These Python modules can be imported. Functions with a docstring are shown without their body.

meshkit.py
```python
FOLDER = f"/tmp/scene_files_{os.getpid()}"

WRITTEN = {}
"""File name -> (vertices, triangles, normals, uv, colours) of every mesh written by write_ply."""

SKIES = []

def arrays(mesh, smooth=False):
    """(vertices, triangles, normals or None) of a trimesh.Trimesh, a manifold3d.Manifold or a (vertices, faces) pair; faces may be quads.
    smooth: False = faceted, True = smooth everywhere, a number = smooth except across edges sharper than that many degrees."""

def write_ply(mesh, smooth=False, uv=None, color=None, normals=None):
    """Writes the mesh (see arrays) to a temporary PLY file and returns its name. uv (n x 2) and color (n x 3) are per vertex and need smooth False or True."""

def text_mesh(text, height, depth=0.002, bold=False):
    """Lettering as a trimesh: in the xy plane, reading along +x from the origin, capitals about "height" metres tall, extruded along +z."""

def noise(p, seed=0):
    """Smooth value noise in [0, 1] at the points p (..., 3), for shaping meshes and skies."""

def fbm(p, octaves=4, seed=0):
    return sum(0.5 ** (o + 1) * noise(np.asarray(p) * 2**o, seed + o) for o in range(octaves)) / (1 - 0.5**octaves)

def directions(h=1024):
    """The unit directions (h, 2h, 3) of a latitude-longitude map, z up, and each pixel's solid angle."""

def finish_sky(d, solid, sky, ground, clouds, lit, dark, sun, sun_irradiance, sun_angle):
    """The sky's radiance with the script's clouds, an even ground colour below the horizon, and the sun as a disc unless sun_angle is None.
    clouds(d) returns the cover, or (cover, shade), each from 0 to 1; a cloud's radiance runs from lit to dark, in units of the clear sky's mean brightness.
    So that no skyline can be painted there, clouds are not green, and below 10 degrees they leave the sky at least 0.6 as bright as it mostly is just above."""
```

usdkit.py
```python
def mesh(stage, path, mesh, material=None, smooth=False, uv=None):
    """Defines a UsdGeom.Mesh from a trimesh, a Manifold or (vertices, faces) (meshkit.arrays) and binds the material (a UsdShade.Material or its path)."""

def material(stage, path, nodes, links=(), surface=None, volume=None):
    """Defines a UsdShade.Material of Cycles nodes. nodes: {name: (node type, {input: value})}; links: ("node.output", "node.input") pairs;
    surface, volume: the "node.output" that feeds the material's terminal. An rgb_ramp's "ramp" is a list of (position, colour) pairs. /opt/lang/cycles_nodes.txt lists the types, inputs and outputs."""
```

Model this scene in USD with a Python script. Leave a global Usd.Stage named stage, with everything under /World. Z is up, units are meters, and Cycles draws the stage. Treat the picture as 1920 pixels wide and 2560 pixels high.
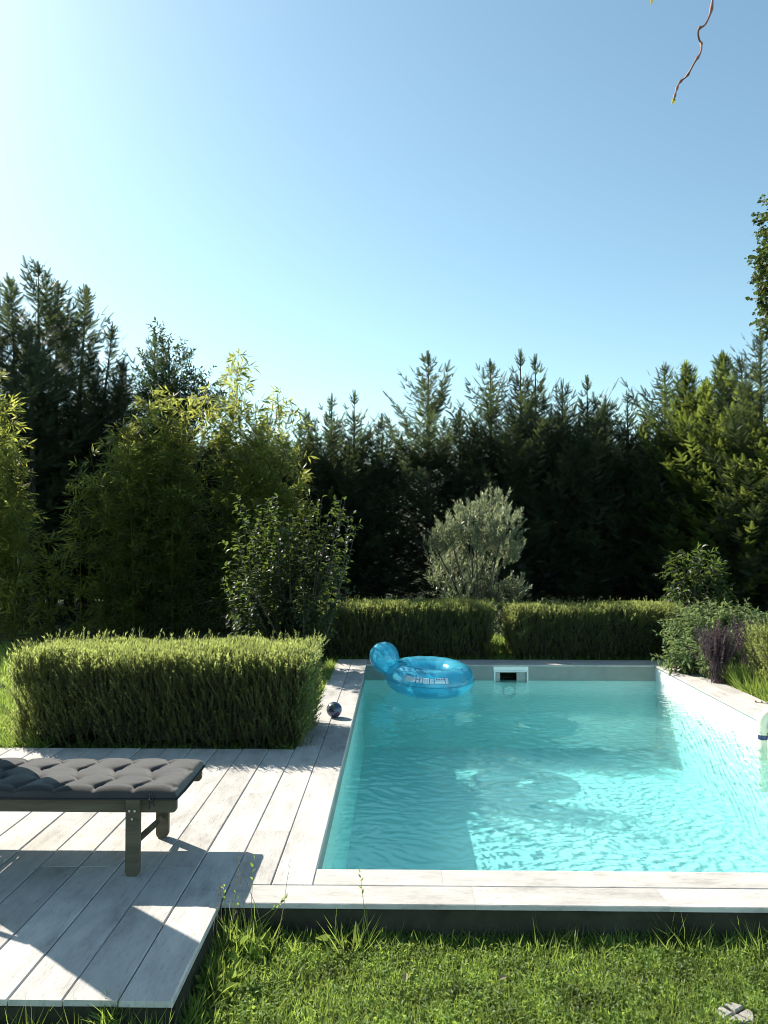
import math, random
import numpy as np, trimesh, usdkit, meshkit
from pxr import Usd, UsdGeom, UsdLux, UsdShade, Gf, Sdf, Vt

# ------------------------------------------------------------------ stage, camera, sky, sun, exposure
stage = Usd.Stage.CreateInMemory()
UsdGeom.SetStageUpAxis(stage, UsdGeom.Tokens.z)
UsdGeom.SetStageMetersPerUnit(stage, 1.0)
UsdGeom.Xform.Define(stage, '/World')
stage.SetDefaultPrim(stage.GetPrimAtPath('/World'))
UsdGeom.Scope.Define(stage, '/World/Looks')

EYE_HEIGHT = 1.5                      # above the deck (deck top is z = 0, the lawn lies 0.2 lower)
YAW, PITCH = math.radians(1.06), math.radians(1.56)
EXPOSURE = 1.2
SUN_TO = np.array([-1.0, 0.78, 1.0]); SUN_TO /= np.linalg.norm(SUN_TO)
SUN_EL = math.asin(SUN_TO[2]); SUN_ROT = math.atan2(SUN_TO[0], SUN_TO[1])

cam = UsdGeom.Camera.Define(stage, '/World/camera')
cam.CreateHorizontalApertureAttr(24.0); cam.CreateVerticalApertureAttr(32.0)
cam.CreateFocalLengthAttr(24.375)
cam.CreateClippingRangeAttr(Gf.Vec2f(0.05, 2000.0))
cam.CreateExposureAttr(EXPOSURE)
_f = np.array([-math.sin(YAW) * math.cos(PITCH), math.cos(YAW) * math.cos(PITCH), math.sin(PITCH)])
_r = np.array([math.cos(YAW), math.sin(YAW), 0.0]); _u = np.cross(_r, _f)
cam.AddTransformOp().Set(Gf.Matrix4d(*_r, 0, *_u, 0, *(-_f), 0, 0, 0, EYE_HEIGHT, 1))

SKY_STRENGTH = 0.085
sky_mat = usdkit.material(stage, '/World/Looks/sky_air', {
    'sky': ('sky_texture', {'sky_type': 'single_scattering', 'sun_disc': False, 'sun_elevation': SUN_EL, 'sun_rotation': SUN_ROT,
                            'air_density': 1.0, 'aerosol_density': 0.7, 'ozone_density': 1.0, 'altitude': 100.0}),
    'tone': ('vector_math', {'math_type': 'multiply', 'vector2': (0.96, 1.11, 0.98)}), 'bg': ('background_shader', {'strength': SKY_STRENGTH})}, [('sky.color', 'tone.vector1'), ('tone.vector', 'bg.color')], surface='bg.background')
dome = UsdLux.DomeLight.Define(stage, '/World/sky')
UsdShade.MaterialBindingAPI.Apply(dome.GetPrim()).Bind(sky_mat)
sun = UsdLux.DistantLight.Define(stage, '/World/sun')
sun.CreateNormalizeAttr(True); sun.CreateIntensityAttr(1.25); sun.CreateAngleAttr(0.5); sun.CreateColorAttr(Gf.Vec3f(1.0, 0.92, 0.80))
_z = SUN_TO; _x = np.cross([0, 0, 1.0], _z); _x /= np.linalg.norm(_x); _y = np.cross(_z, _x)
sun.AddTransformOp().Set(Gf.Matrix4d(*_x, 0, *_y, 0, *_z, 0, 0, 0, 0, 1))

# ------------------------------------------------------------------ helpers
F_PX, UH, VH = 1950.0, 996.0, 1333.0          # the pool axis meets the horizon here; distances are read along +y
def ground_at(u, v, z=0.0):
    d = (EYE_HEIGHT - z) * F_PX / (v - VH)
    return np.array([(u - UH) / F_PX * d, d, z])
def at_depth(u, v, d):
    return np.array([(u - UH) / F_PX * d, d, EYE_HEIGHT - (v - VH) / F_PX * d])

ORIGIN, USED = {}, set()
def fresh(parent, name):
    p, k = f'{parent}/{name}', 0
    while p in USED:
        k += 1; p = f'{parent}/{name}_{k:03d}'
    USED.add(p); return p
def tag(prim, **kw):
    for k, v in kw.items():
        if v: prim.SetCustomDataByKey(k, v)
def thing(name, label=None, cat=None, loc=(0, 0, 0), group=None, kind=None):
    p = fresh('/World', name); x = UsdGeom.Xform.Define(stage, p); x.AddTranslateOp().Set(Gf.Vec3d(*map(float, loc)))
    ORIGIN[p] = np.array(loc, float); tag(x.GetPrim(), label=label, category=cat, group=group, kind=kind); return p
def part(parent, name, m, mat, smooth=False, label=None, kind=None):
    """one mesh, given in world coordinates, as a child of parent"""
    p = fresh(parent, name); v, f, _ = meshkit.arrays(m) if not isinstance(m, tuple) else (m[0], m[1], None)
    o = ORIGIN.get(parent, np.zeros(3)); ORIGIN[p] = o
    usdkit.mesh(stage, p, (np.asarray(v) - o, f), mat, smooth=smooth); tag(stage.GetPrimAtPath(p), label=label, kind=kind); return p
def single(name, m, mat, label=None, cat=None, group=None, kind=None, smooth=False):
    p = fresh('/World', name); v, f, _ = meshkit.arrays(m) if not isinstance(m, tuple) else (m[0], m[1], None)
    usdkit.mesh(stage, p, (v, f), mat, smooth=smooth); tag(stage.GetPrimAtPath(p), label=label, category=cat, group=group, kind=kind); return p

def join(*ms):
    V, F, n = [], [], 0
    for m in ms:
        v, f = (m[0], m[1]) if isinstance(m, tuple) else (np.array(m.vertices), np.array(m.faces))
        V.append(v); F.append(f + n); n += len(v)
    return np.vstack(V), np.vstack(F)
def box(a, b, ch=0.0):
    """axis box from corner a to corner b, its edges chamfered by ch"""
    a, b = np.array(a, float), np.array(b, float)
    if ch <= 0:
        m = trimesh.creation.box(b - a); m.apply_translation((a + b) / 2); return np.array(m.vertices), np.array(m.faces)
    pts = []
    for s in np.ndindex(2, 2, 2):
        c = np.where(np.array(s) == 1, b, a); inw = np.where(np.array(s) == 1, -1, 1) * ch
        for k in range(3):
            d = inw.copy(); d[k] = 0; pts.append(c + d)
    h = trimesh.convex.convex_hull(np.array(pts)); return np.array(h.vertices), np.array(h.faces)
def tube(P, r, n=8, cap=True):
    P = np.asarray(P, float); m = len(P); r = np.broadcast_to(np.asarray(r, float), (m,))
    T = np.gradient(P, axis=0); T /= np.linalg.norm(T, axis=1, keepdims=True) + 1e-12
    ref = np.array([0, 0, 1.0]) if abs(T[0, 2]) < .9 else np.array([1.0, 0, 0])
    N = []
    for t in T:
        ref = ref - t * (ref @ t); ref /= np.linalg.norm(ref); N.append(ref)
    N = np.array(N); B = np.cross(T, N); a = np.arange(n) * 2 * np.pi / n
    V = (P[:, None] + r[:, None, None] * (np.cos(a)[None, :, None] * N[:, None] + np.sin(a)[None, :, None] * B[:, None])).reshape(-1, 3)
    i = np.arange(m - 1)[:, None] * n + np.arange(n)[None]; j = np.arange(m - 1)[:, None] * n + (np.arange(n)[None] + 1) % n
    F = np.concatenate([np.stack([i, j, j + n], -1).reshape(-1, 3), np.stack([i, j + n, i + n], -1).reshape(-1, 3)])
    if cap:
        V = np.vstack([V, P[0], P[-1]]); k = np.arange(n); k2 = (k + 1) % n
        F = np.vstack([F, np.stack([np.full(n, m * n), k2, k], -1), np.stack([np.full(n, m * n + 1), (m - 1) * n + k, (m - 1) * n + k2], -1)])
    return V, F
def hull_extrude(poly, axis, a, b, ch=0.003):
    """a 2-D convex outline pushed along axis from a to b with a small chamfer"""
    poly = np.array(poly, float); c = poly.mean(0); pts = []
    small = c + (poly - c) * (1 - 2 * ch / max(np.ptp(poly, axis=0).min(), 1e-6))
    for q, t in ((small, a), (poly, a + ch), (poly, b - ch), (small, b)):
        for p in q: pts.append(np.insert(p, axis, t))
    h = trimesh.convex.convex_hull(np.array(pts)); return np.array(h.vertices), np.array(h.faces)
def grid(nx, ny, fn):
    u, v = np.meshgrid(np.linspace(0, 1, nx), np.linspace(0, 1, ny)); V = np.stack(fn(u, v), -1).reshape(-1, 3)
    i = np.arange(nx * ny).reshape(ny, nx)
    F = np.concatenate([np.stack([i[:-1, :-1], i[:-1, 1:], i[1:, 1:]], -1).reshape(-1, 3), np.stack([i[:-1, :-1], i[1:, 1:], i[1:, :-1]], -1).reshape(-1, 3)])
    return V, F

# ------------------------------------------------------------------ materials
L_ = '/World/Looks/'
def mat(name, nodes, links, surface='p.BSDF', volume=None): return usdkit.material(stage, L_ + name, nodes, links, surface=surface, volume=volume)
def speckled(name, cols, scale=6, rough=0.7, detail=6, bump=0.0, bscale=60, spec=0.3, stretch=(1, 1, 1), obj_var=0.0, distortion=0.0):
    """colour from stretched noise through a ramp, a little relief, optional per-object brightness"""
    n = {'g': ('geometry', {}), 'm': ('mapping', {'scale': stretch}), 'n': ('noise_texture', {'scale': scale, 'detail': detail, 'roughness': 0.62, 'distortion': distortion}),
         'r': ('rgb_ramp', {'ramp': cols}), 'p': ('principled_bsdf', {'roughness': rough, 'specular_ior_level': spec})}
    l = [('g.position', 'm.vector'), ('m.vector', 'n.vector'), ('n.fac', 'r.fac')]
    out = 'r.color'
    if obj_var:
        n |= {'o': ('object_info', {}), 'mr': ('map_range', {'to_min': 1 - obj_var, 'to_max': 1 + obj_var * .6}), 'x': ('vector_math', {'math_type': 'scale'})}
        l += [('o.random', 'mr.value'), ('r.color', 'x.vector1'), ('mr.result', 'x.scale')]; out = 'x.vector'
    l.append((out, 'p.base_color'))
    if bump:
        n |= {'n2': ('noise_texture', {'scale': bscale, 'detail': 4}), 'b': ('bump', {'strength': 0.6, 'distance': bump})}
        l += [('m.vector', 'n2.vector'), ('n2.fac', 'b.height'), ('b.normal', 'p.normal')]
    return mat(name, n, l)
def leaf(name, c0, c1, ct, trans=0.4, rough=0.5, spec=0.35, clump=1.6, dark=0.55):
    """two-sided leaf: colour varies leaf by leaf and clump by clump; part of the light passes through"""
    n = {'g': ('geometry', {}), 'r': ('rgb_ramp', {'ramp': [(0, c0), (1, c1)]}), 'rt': ('rgb_ramp', {'ramp': [(0, [x * .7 for x in ct]), (1, ct)]}),
         'n': ('noise_texture', {'scale': clump, 'detail': 2}), 'mr': ('map_range', {'from_min': 0.3, 'from_max': 0.7, 'to_min': dark, 'to_max': 1.25}),
         'x': ('vector_math', {'math_type': 'scale'}), 'xt': ('vector_math', {'math_type': 'scale'}),
         'p': ('principled_bsdf', {'roughness': rough, 'specular_ior_level': spec}), 't': ('translucent_bsdf', {}), 'm': ('mix_closure', {'fac': trans})}
    l = [('g.random_per_island', 'r.fac'), ('g.random_per_island', 'rt.fac'), ('g.position', 'n.vector'), ('n.fac', 'mr.value'), ('mr.result', 'x.scale'), ('mr.result', 'xt.scale'),
         ('r.color', 'x.vector1'), ('rt.color', 'xt.vector1'), ('x.vector', 'p.base_color'), ('xt.vector', 't.color'), ('p.BSDF', 'm.closure1'), ('t.BSDF', 'm.closure2')]
    return mat(name, n, l, surface='m.closure')

def plank_mat(name, stretch, fine):
    n = {'g': ('geometry', {}), 'o': ('object_info', {}), 'ov': ('vector_math', {'math_type': 'scale', 'scale': 1.0}), 'mo': ('combine_xyz', {}), 'ad': ('vector_math', {'math_type': 'add'}),
         'k': ('math', {'math_type': 'multiply', 'value2': 37.0}), 'm': ('mapping', {'scale': stretch}), 'm2': ('mapping', {'scale': fine}),
         'n': ('noise_texture', {'scale': 3.2, 'detail': 7, 'roughness': .66}), 'r': ('rgb_ramp', {'ramp': [(.26, (.25, .238, .22)), (.42, (.375, .36, .338)), (.58, (.455, .44, .415)), (.8, (.50, .484, .458))]}),
         'n2': ('noise_texture', {'scale': 30, 'detail': 6, 'roughness': .7}), 'r2': ('rgb_ramp', {'ramp': [(.28, (.62, .60, .58)), (.44, (.96, .96, .96)), (1, (1.06, 1.06, 1.06))]}),
         'x': ('vector_math', {'math_type': 'multiply'}), 'mr': ('map_range', {'to_min': .86, 'to_max': 1.10}), 'y': ('vector_math', {'math_type': 'scale'}),
         'b': ('bump', {'strength': .7, 'distance': .004}), 'p': ('principled_bsdf', {'roughness': .78, 'specular_ior_level': .25})}
    l = [('o.random', 'k.value1'), ('k.value', 'mo.z'), ('g.position', 'ad.vector1'), ('mo.vector', 'ad.vector2'), ('ad.vector', 'm.vector'), ('ad.vector', 'm2.vector'), ('m.vector', 'n.vector'), ('m2.vector', 'n2.vector'),
         ('n.fac', 'r.fac'), ('n2.fac', 'r2.fac'), ('r.color', 'x.vector1'), ('r2.color', 'x.vector2'), ('o.random', 'mr.value'), ('x.vector', 'y.vector1'), ('mr.result', 'y.scale'), ('y.vector', 'p.base_color'), ('n2.fac', 'b.height'), ('b.normal', 'p.normal')]
    return mat(name, n, l)
PLANK = plank_mat('weathered_plank', (2.6, 1, 1), (3.0, .55, 1))
PLANK_X = plank_mat('weathered_plank_crosswise', (1, 2.6, 1), (.55, 3.0, 1))
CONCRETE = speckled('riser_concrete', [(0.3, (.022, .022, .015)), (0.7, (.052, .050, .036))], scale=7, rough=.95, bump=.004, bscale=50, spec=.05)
DARK_BASE = speckled('deck_underside', [(0.3, (.03, .028, .025)), (0.7, (.05, .047, .04))], scale=10, rough=.95)
LINER = speckled('pool_liner', [(0.3, (.79, .80, .77)), (0.7, (.84, .85, .82))], scale=2.5, rough=.6, spec=.2)
SHADE_BAND = speckled('waterline_band', [(0.3, (.21, .22, .20)), (0.7, (.29, .30, .275))], scale=3.5, rough=.7, spec=.2)
BAND_CREAM = speckled('cream_waterline_band', [(0.3, (.32, .315, .265)), (0.7, (.39, .385, .33))], scale=3.5, rough=.7, spec=.2)  # lighter copy of the band, made for the sunlit right wall
TWIG_CORE = speckled('dark_twig_core', [(0.3, (.012, .014, .008)), (0.7, (.03, .032, .018))], scale=40, rough=.95)
SOIL = speckled('lawn_soil', [(0.3, (.028, .035, .012)), (0.55, (.045, .06, .018)), (0.75, (.07, .06, .035))], scale=9, rough=.95, bump=.02, bscale=30)
WOOD = speckled('grey_teak', [(0.3, (.048, .040, .026)), (0.55, (.082, .069, .046)), (0.75, (.12, .104, .074))], scale=7, rough=.8, bump=.003, bscale=40, stretch=(.35, 2, 4))
BARK = speckled('bark', [(0.3, (.035, .028, .02)), (0.7, (.10, .085, .065))], scale=14, rough=.9, bump=.01, bscale=40, stretch=(1, 1, .3))
CYPRESS = leaf('cypress_green', (0.055, 0.072, 0.05), (0.11, 0.13, 0.082), (0.2, 0.27, 0.09), trans=0.25, rough=.6)
THUJA = leaf('thuja_green', (0.036, 0.058, 0.018), (0.085, 0.115, 0.032), (0.46, 0.6, 0.11), trans=0.42, rough=.6)
BAMBOO = leaf('bamboo_leaf_green', (0.021, 0.029, 0.01), (0.054, 0.069, 0.019), (0.7, 0.78, 0.16), trans=0.5, rough=.45, clump=2.2, dark=.7)
ASH = leaf('ash_leaf_green', (0.024, 0.044, 0.0144), (0.048, 0.076, 0.024), (0.108, 0.192, 0.036), trans=.35)
SHRUB = leaf('shrub_leaf_green', (0.024, 0.038, 0.02), (0.055, 0.08, 0.036), (0.28, 0.42, 0.07), trans=0.3, rough=0.5, spec=0.3)
OLIVE = leaf('olive_leaf_grey_green', (0.14, 0.165, 0.11), (0.37, 0.4, 0.29), (0.52, 0.6, 0.3), trans=0.36, rough=.45, spec=.45, dark=0.6)
SAGE = leaf('sage_leaf_green', (0.12, 0.19, 0.07), (0.28, 0.38, 0.15), (0.5, 0.64, 0.22), trans=0.4, rough=.6)
ROSEMARY = leaf('rosemary_green', (0.033, 0.045, 0.017), (0.088, 0.106, 0.04), (0.66, 0.78, 0.22), trans=0.48, rough=.5, clump=5, dark=.7)
LAVENDER = leaf('dried_flower_heads', (0.1, 0.07, 0.085), (0.27, 0.2, 0.235), (0.2, 0.14, 0.14), trans=0.25, rough=.8, clump=9)
RIGHT_TREE = leaf('round_leaf_green', (.04, .065, .02), (.09, .125, .035), (.17, .24, .05), trans=.35)
GRASS = leaf('grass_green', (0.1, 0.16, 0.034), (0.21, 0.3, 0.065), (0.55, 0.74, 0.14), trans=0.46, rough=.5, clump=7, dark=.62)
STRAW = leaf('dry_straw', (.25, .22, .12), (.42, .37, .22), (.3, .27, .14), trans=.3)
VINE = speckled('red_brown_vine', [(0.3, (.16, .06, .045)), (0.7, (.30, .15, .11))], scale=120, rough=.6)
VINE_TIP = leaf('pale_leaf_tip', (.5, .48, .2), (.62, .6, .3), (.6, .6, .2), trans=.4)
CUSHION = mat('charcoal_canvas', {'g': ('geometry', {}), 'n': ('noise_texture', {'scale': 9, 'detail': 5}), 'r': ('rgb_ramp', {'ramp': [(0.3, (.024, .023, .023)), (0.7, (.038, .036, .036))]}),
    'n2': ('noise_texture', {'scale': 700, 'detail': 2}), 'b': ('bump', {'strength': .5, 'distance': .0015}), 'p': ('principled_bsdf', {'roughness': .9, 'sheen_weight': .25, 'specular_ior_level': .2})},
    [('g.position', 'n.vector'), ('n.fac', 'r.fac'), ('r.color', 'p.base_color'), ('g.position', 'n2.vector'), ('n2.fac', 'b.height'), ('b.normal', 'p.normal')])
BLACK_TIE = speckled('black_tie', [(0, (.012, .012, .013)), (1, (.02, .02, .021))], rough=.8)
METAL = mat('screw_metal', {'p': ('principled_bsdf', {'base_color': (.5, .5, .48), 'metallic': 1.0, 'roughness': .35})}, [])
CREAM_PVC = speckled('cream_plastic', [(0.3, (.66, .62, .45)), (0.7, (.73, .69, .52))], scale=9, rough=.38, spec=.5)
NAVY = speckled('navy_plastic', [(0.3, (.02, .03, .09)), (0.7, (.035, .05, .13))], scale=30, rough=.35, spec=.5)
WHITE_PVC = speckled('white_plastic', [(0.3, (.66, .70, .66)), (0.7, (.74, .77, .73))], scale=12, rough=.4, spec=.5)
SKIM_DARK = speckled('skimmer_inside', [(0.3, (.10, .105, .10)), (0.7, (.16, .165, .155))], scale=9, rough=.7)
SKIM_MID = speckled('skimmer_flap', [(0.3, (.32, .31, .29)), (0.7, (.40, .39, .36))], scale=9, rough=.6)
STONE = speckled('pale_cap_stone', [(0.3, (.20, .19, .165)), (0.7, (.33, .32, .29))], scale=30, rough=.85, bump=.004, bscale=90)
BALL = mat('marbled_navy_ball', {'t': ('texture_coordinate', {}), 'n': ('noise_texture', {'scale': 9, 'detail': 3, 'distortion': 2.0}),
    'r': ('rgb_ramp', {'ramp': [(0.30, (.05, .08, .035)), (0.40, (.012, .02, .04)), (0.52, (.01, .025, .09)), (0.6, (.07, .02, .03)), (0.68, (.015, .03, .07)), (0.74, (.42, .5, .3)), (0.8, (.02, .03, .05))]}),
    'p': ('principled_bsdf', {'roughness': .22, 'specular_ior_level': .6, 'coat_weight': .4})}, [('t.object', 'n.vector'), ('n.fac', 'r.fac'), ('r.color', 'p.base_color')])
def vinyl(name, tint, body, share):
    return mat(name, {'t': ('transparent_bsdf', {'color': tint}), 'd': ('diffuse_bsdf', {'color': body}), 'l': ('translucent_bsdf', {'color': body}), 'dl': ('mix_closure', {'fac': .5}),
        'a': ('mix_closure', {'fac': share}), 'g': ('glossy_bsdf', {'color': (1, 1, 1), 'roughness': .06}), 'f': ('fresnel', {'IOR': 1.5}), 'm': ('mix_closure', {})},
        [('d.BSDF', 'dl.closure1'), ('l.BSDF', 'dl.closure2'), ('t.BSDF', 'a.closure1'), ('dl.closure', 'a.closure2'), ('a.closure', 'm.closure1'), ('g.BSDF', 'm.closure2'), ('f.fac', 'm.fac')], surface='m.closure')
BLUE_VINYL = vinyl('blue_clear_vinyl', (.38, .85, .97), (.13, .70, .95), .64)
SEAM_VINYL = vinyl('vinyl_seam', (.35, .75, .92), (.10, .45, .68), .5)
LABEL_WHITE = speckled('printed_white', [(0, (.66, .76, .80)), (1, (.74, .83, .86))], rough=.35)
LABEL_NAVY = speckled('printed_navy', [(0, (.02, .05, .13)), (1, (.03, .07, .17))], rough=.4)
WATER = mat('pool_water', {'t': ('transparent_bsdf', {'color': (1, 1, 1)}), 'g': ('glossy_bsdf', {'color': (1, 1, 1), 'roughness': 0.0}), 'f': ('fresnel', {'IOR': 1.248}), 'm': ('mix_closure', {}),
    'r': ('glass_bsdf', {'color': (1, 1, 1), 'roughness': 0.0, 'IOR': 1.333}), 'k': ('mix_closure', {'fac': .25}),
    'v': ('absorption_volume', {'color': (.28, .905, .92), 'density': .50})}, [('t.BSDF', 'm.closure1'), ('g.BSDF', 'm.closure2'), ('f.fac', 'm.fac'), ('m.closure', 'k.closure1'), ('r.BSDF', 'k.closure2')], surface='k.closure', volume='v.volume')

# ------------------------------------------------------------------ the pool, the deck and the ground
X0, X1, Y0, Y1 = -.365, 2.91, 3.53, 8.97          # water opening between the copings
PW, EDGE_Y, FRONT_Y, HEDGE_Y = .179, 3.195, 2.53, 5.45
WATER_Z, FLOOR_Z, LAWN_Z, BACK_Z = -.174, -.95, -.14, -.03
random.seed(7); rng = np.random.default_rng(7)

def ground_height(x, y):
    t = np.clip((y - 4.2) / 1.2, 0, 1); t = t * t * (3 - 2 * t)
    side = np.clip((x - 3.3) / .5, 0, 1) * np.clip((y - 3.4) / .8, 0, 1)
    return LAWN_Z + (BACK_Z - LAWN_Z) * np.maximum(t, side) + .012 * (meshkit.fbm(np.stack([x, y, 0 * x], -1).reshape(-1, 3) * .9).reshape(np.shape(x)) - .5)
gx = np.unique(np.concatenate([[-300, -120, -50, -25, -14], np.arange(-10, 10.01, .25), [X0 - .06, X1 + .06], [14, 25, 50, 120, 300]]))
gy = np.unique(np.concatenate([[-300, -100, -30, -10, -4], np.arange(-2, 17.01, .25), [Y0 - .06, Y1 + .06], [20, 30, 60, 140, 320]]))
GX, GY = np.meshgrid(gx, gy); GZ = ground_height(GX, GY)
under = (GX < -.70) & (GY > FRONT_Y + .1) & (GY < HEDGE_Y - .1) | (GX > -.75) & (GX < X0) & (GY > EDGE_Y + .02) & (GY < 9.3) | (GY > EDGE_Y + .02) & (GY < Y0) & (GX > -.75) & (GX < 3.25) | (GX > X1) & (GX < 3.22) & (GY > EDGE_Y) & (GY < 9.3) | (GY > Y1) & (GY < 9.28) & (GX > -.7) & (GX < 3.25)
GZ = np.where(under, np.minimum(GZ, -.16), GZ)
ii = np.arange(GX.size).reshape(GX.shape); fs = []
for j in range(len(gy) - 1):
    for i in range(len(gx) - 1):
        cx, cy = (gx[i] + gx[i + 1]) / 2, (gy[j] + gy[j + 1]) / 2
        if X0 - .05 < cx < X1 + .05 and Y0 - .05 < cy < Y1 + .05: continue
        a, b, c, d = ii[j, i], ii[j, i + 1], ii[j + 1, i + 1], ii[j + 1, i]; fs += [[a, b, c], [a, c, d]]
single('ground', (np.stack([GX, GY, GZ], -1).reshape(-1, 3), np.array(fs)), SOIL, kind='structure', smooth=True)

pool = thing('swimming_pool', 'rectangular garden swimming pool with pale liner walls sunk into the weathered plank deck', 'swimming pool', ((X0 + X1) / 2, (Y0 + Y1) / 2, FLOOR_Z))
OV = .022                                          # the coping overhangs the walls by this much
part(pool, 'floor', box((X0 - .2, Y0 - .2, FLOOR_Z - .15), (X1 + .2, Y1 + .2, FLOOR_Z)), LINER)
part(pool, 'wall', box((X0 - OV - .03, Y0 - OV, FLOOR_Z + .001), (X0 - OV, Y1 + OV, -.0225)), LINER)
part(pool, 'wall', box((X1 + OV, Y0 - OV, FLOOR_Z + .001), (X1 + OV + .03, Y1 + OV, -.034)), LINER)
part(pool, 'wall', box((X0 - OV - .03, Y0 - OV - .03, FLOOR_Z + .001), (X1 + OV + .03, Y0 - OV - .001, -.0225)), LINER)
part(pool, 'joint', join(box((X0 - OV - .03, Y0 - OV, -.0335), (X0 - OV - .004, Y1 + OV, -.0215)), box((X1 + OV + .004, Y0 - OV, -.0335), (X1 + OV + .03, Y1 + OV, -.0215))), DARK_BASE, kind='stuff')
SKX0, SKX1, SKZ0, SKZ1 = 1.108, 1.462, -.205, -.088
far = []                                           # the far wall is built round the skimmer's mouth
for a, b in (((X0 - OV - .03, FLOOR_Z + .001), (SKX0, -.0225)), ((SKX1, FLOOR_Z + .001), (X1 + OV + .03, -.0225)), ((SKX0, FLOOR_Z + .001), (SKX1, SKZ0)), ((SKX0, SKZ1), (SKX1, -.0225))):
    far.append(box((a[0], Y1 + OV + .001, a[1]), (b[0], Y1 + OV + .03, b[1])))
part(pool, 'wall', join(*far), LINER)
# grey band above the water line; its colour carries the shade of these walls
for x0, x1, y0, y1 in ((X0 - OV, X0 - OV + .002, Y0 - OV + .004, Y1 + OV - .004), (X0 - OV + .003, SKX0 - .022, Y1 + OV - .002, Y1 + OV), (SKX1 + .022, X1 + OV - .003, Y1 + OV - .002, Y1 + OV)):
    part(pool, 'waterline_band', box((x0, y0, -.185), (x1, y1, -.024)), SHADE_BAND)
skim = part(pool, 'skimmer', join(box((SKX0 - .02, Y1 + OV - .012, SKZ1), (SKX1 + .02, Y1 + OV + .02, SKZ1 + .022), .003), box((SKX0 - .02, Y1 + OV - .012, SKZ0 - .022), (SKX1 + .02, Y1 + OV + .02, SKZ0), .003),
    box((SKX0 - .02, Y1 + OV - .0125, SKZ0 + .0005), (SKX0, Y1 + OV + .02, SKZ1 - .0005), .003), box((SKX1, Y1 + OV - .0125, SKZ0 + .0005), (SKX1 + .02, Y1 + OV + .02, SKZ1 - .0005), .003)), WHITE_PVC)
part(skim, 'throat', join(box((SKX0 - .01, Y1 + .30, SKZ0 - .01), (SKX1 + .01, Y1 + .31, SKZ1 + .01)), box((SKX0 - .012, Y1 + .055, SKZ0 - .012), (SKX0 - .002, Y1 + .30, SKZ1 + .012)), box((SKX1 + .002, Y1 + .055, SKZ0 - .012), (SKX1 + .012, Y1 + .30, SKZ1 + .012)),
    box((SKX0 - .002, Y1 + .055, SKZ1 + .001), (SKX1 + .002, Y1 + .30, SKZ1 + .01)), box((SKX0 - .002, Y1 + .055, SKZ0 - .01), (SKX1 + .002, Y1 + .30, SKZ0 - .001))), SKIM_DARK)
part(skim, 'flap', box((SKX0 + .004, Y1 + OV + .012, SKZ0 + .01), (SKX0 + .055, Y1 + OV + .02, SKZ1 - .006), .002), SKIM_MID)
part(skim, 'flap', box((SKX1 - .11, Y1 + OV + .012, SKZ0 + .01), (SKX1 - .004, Y1 + OV + .02, SKZ1 - .006), .002), SKIM_MID)
t = trimesh.creation.torus(.07, .013, 28, 8); t.apply_scale((1, 1, .8)); t.apply_transform(trimesh.transformations.rotation_matrix(math.pi / 2, (1, 0, 0))); t.apply_translation((1.27, Y1 + OV - .006, -.30))
part(pool, 'return_inlet', t, WHITE_PVC, smooth=True)

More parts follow.
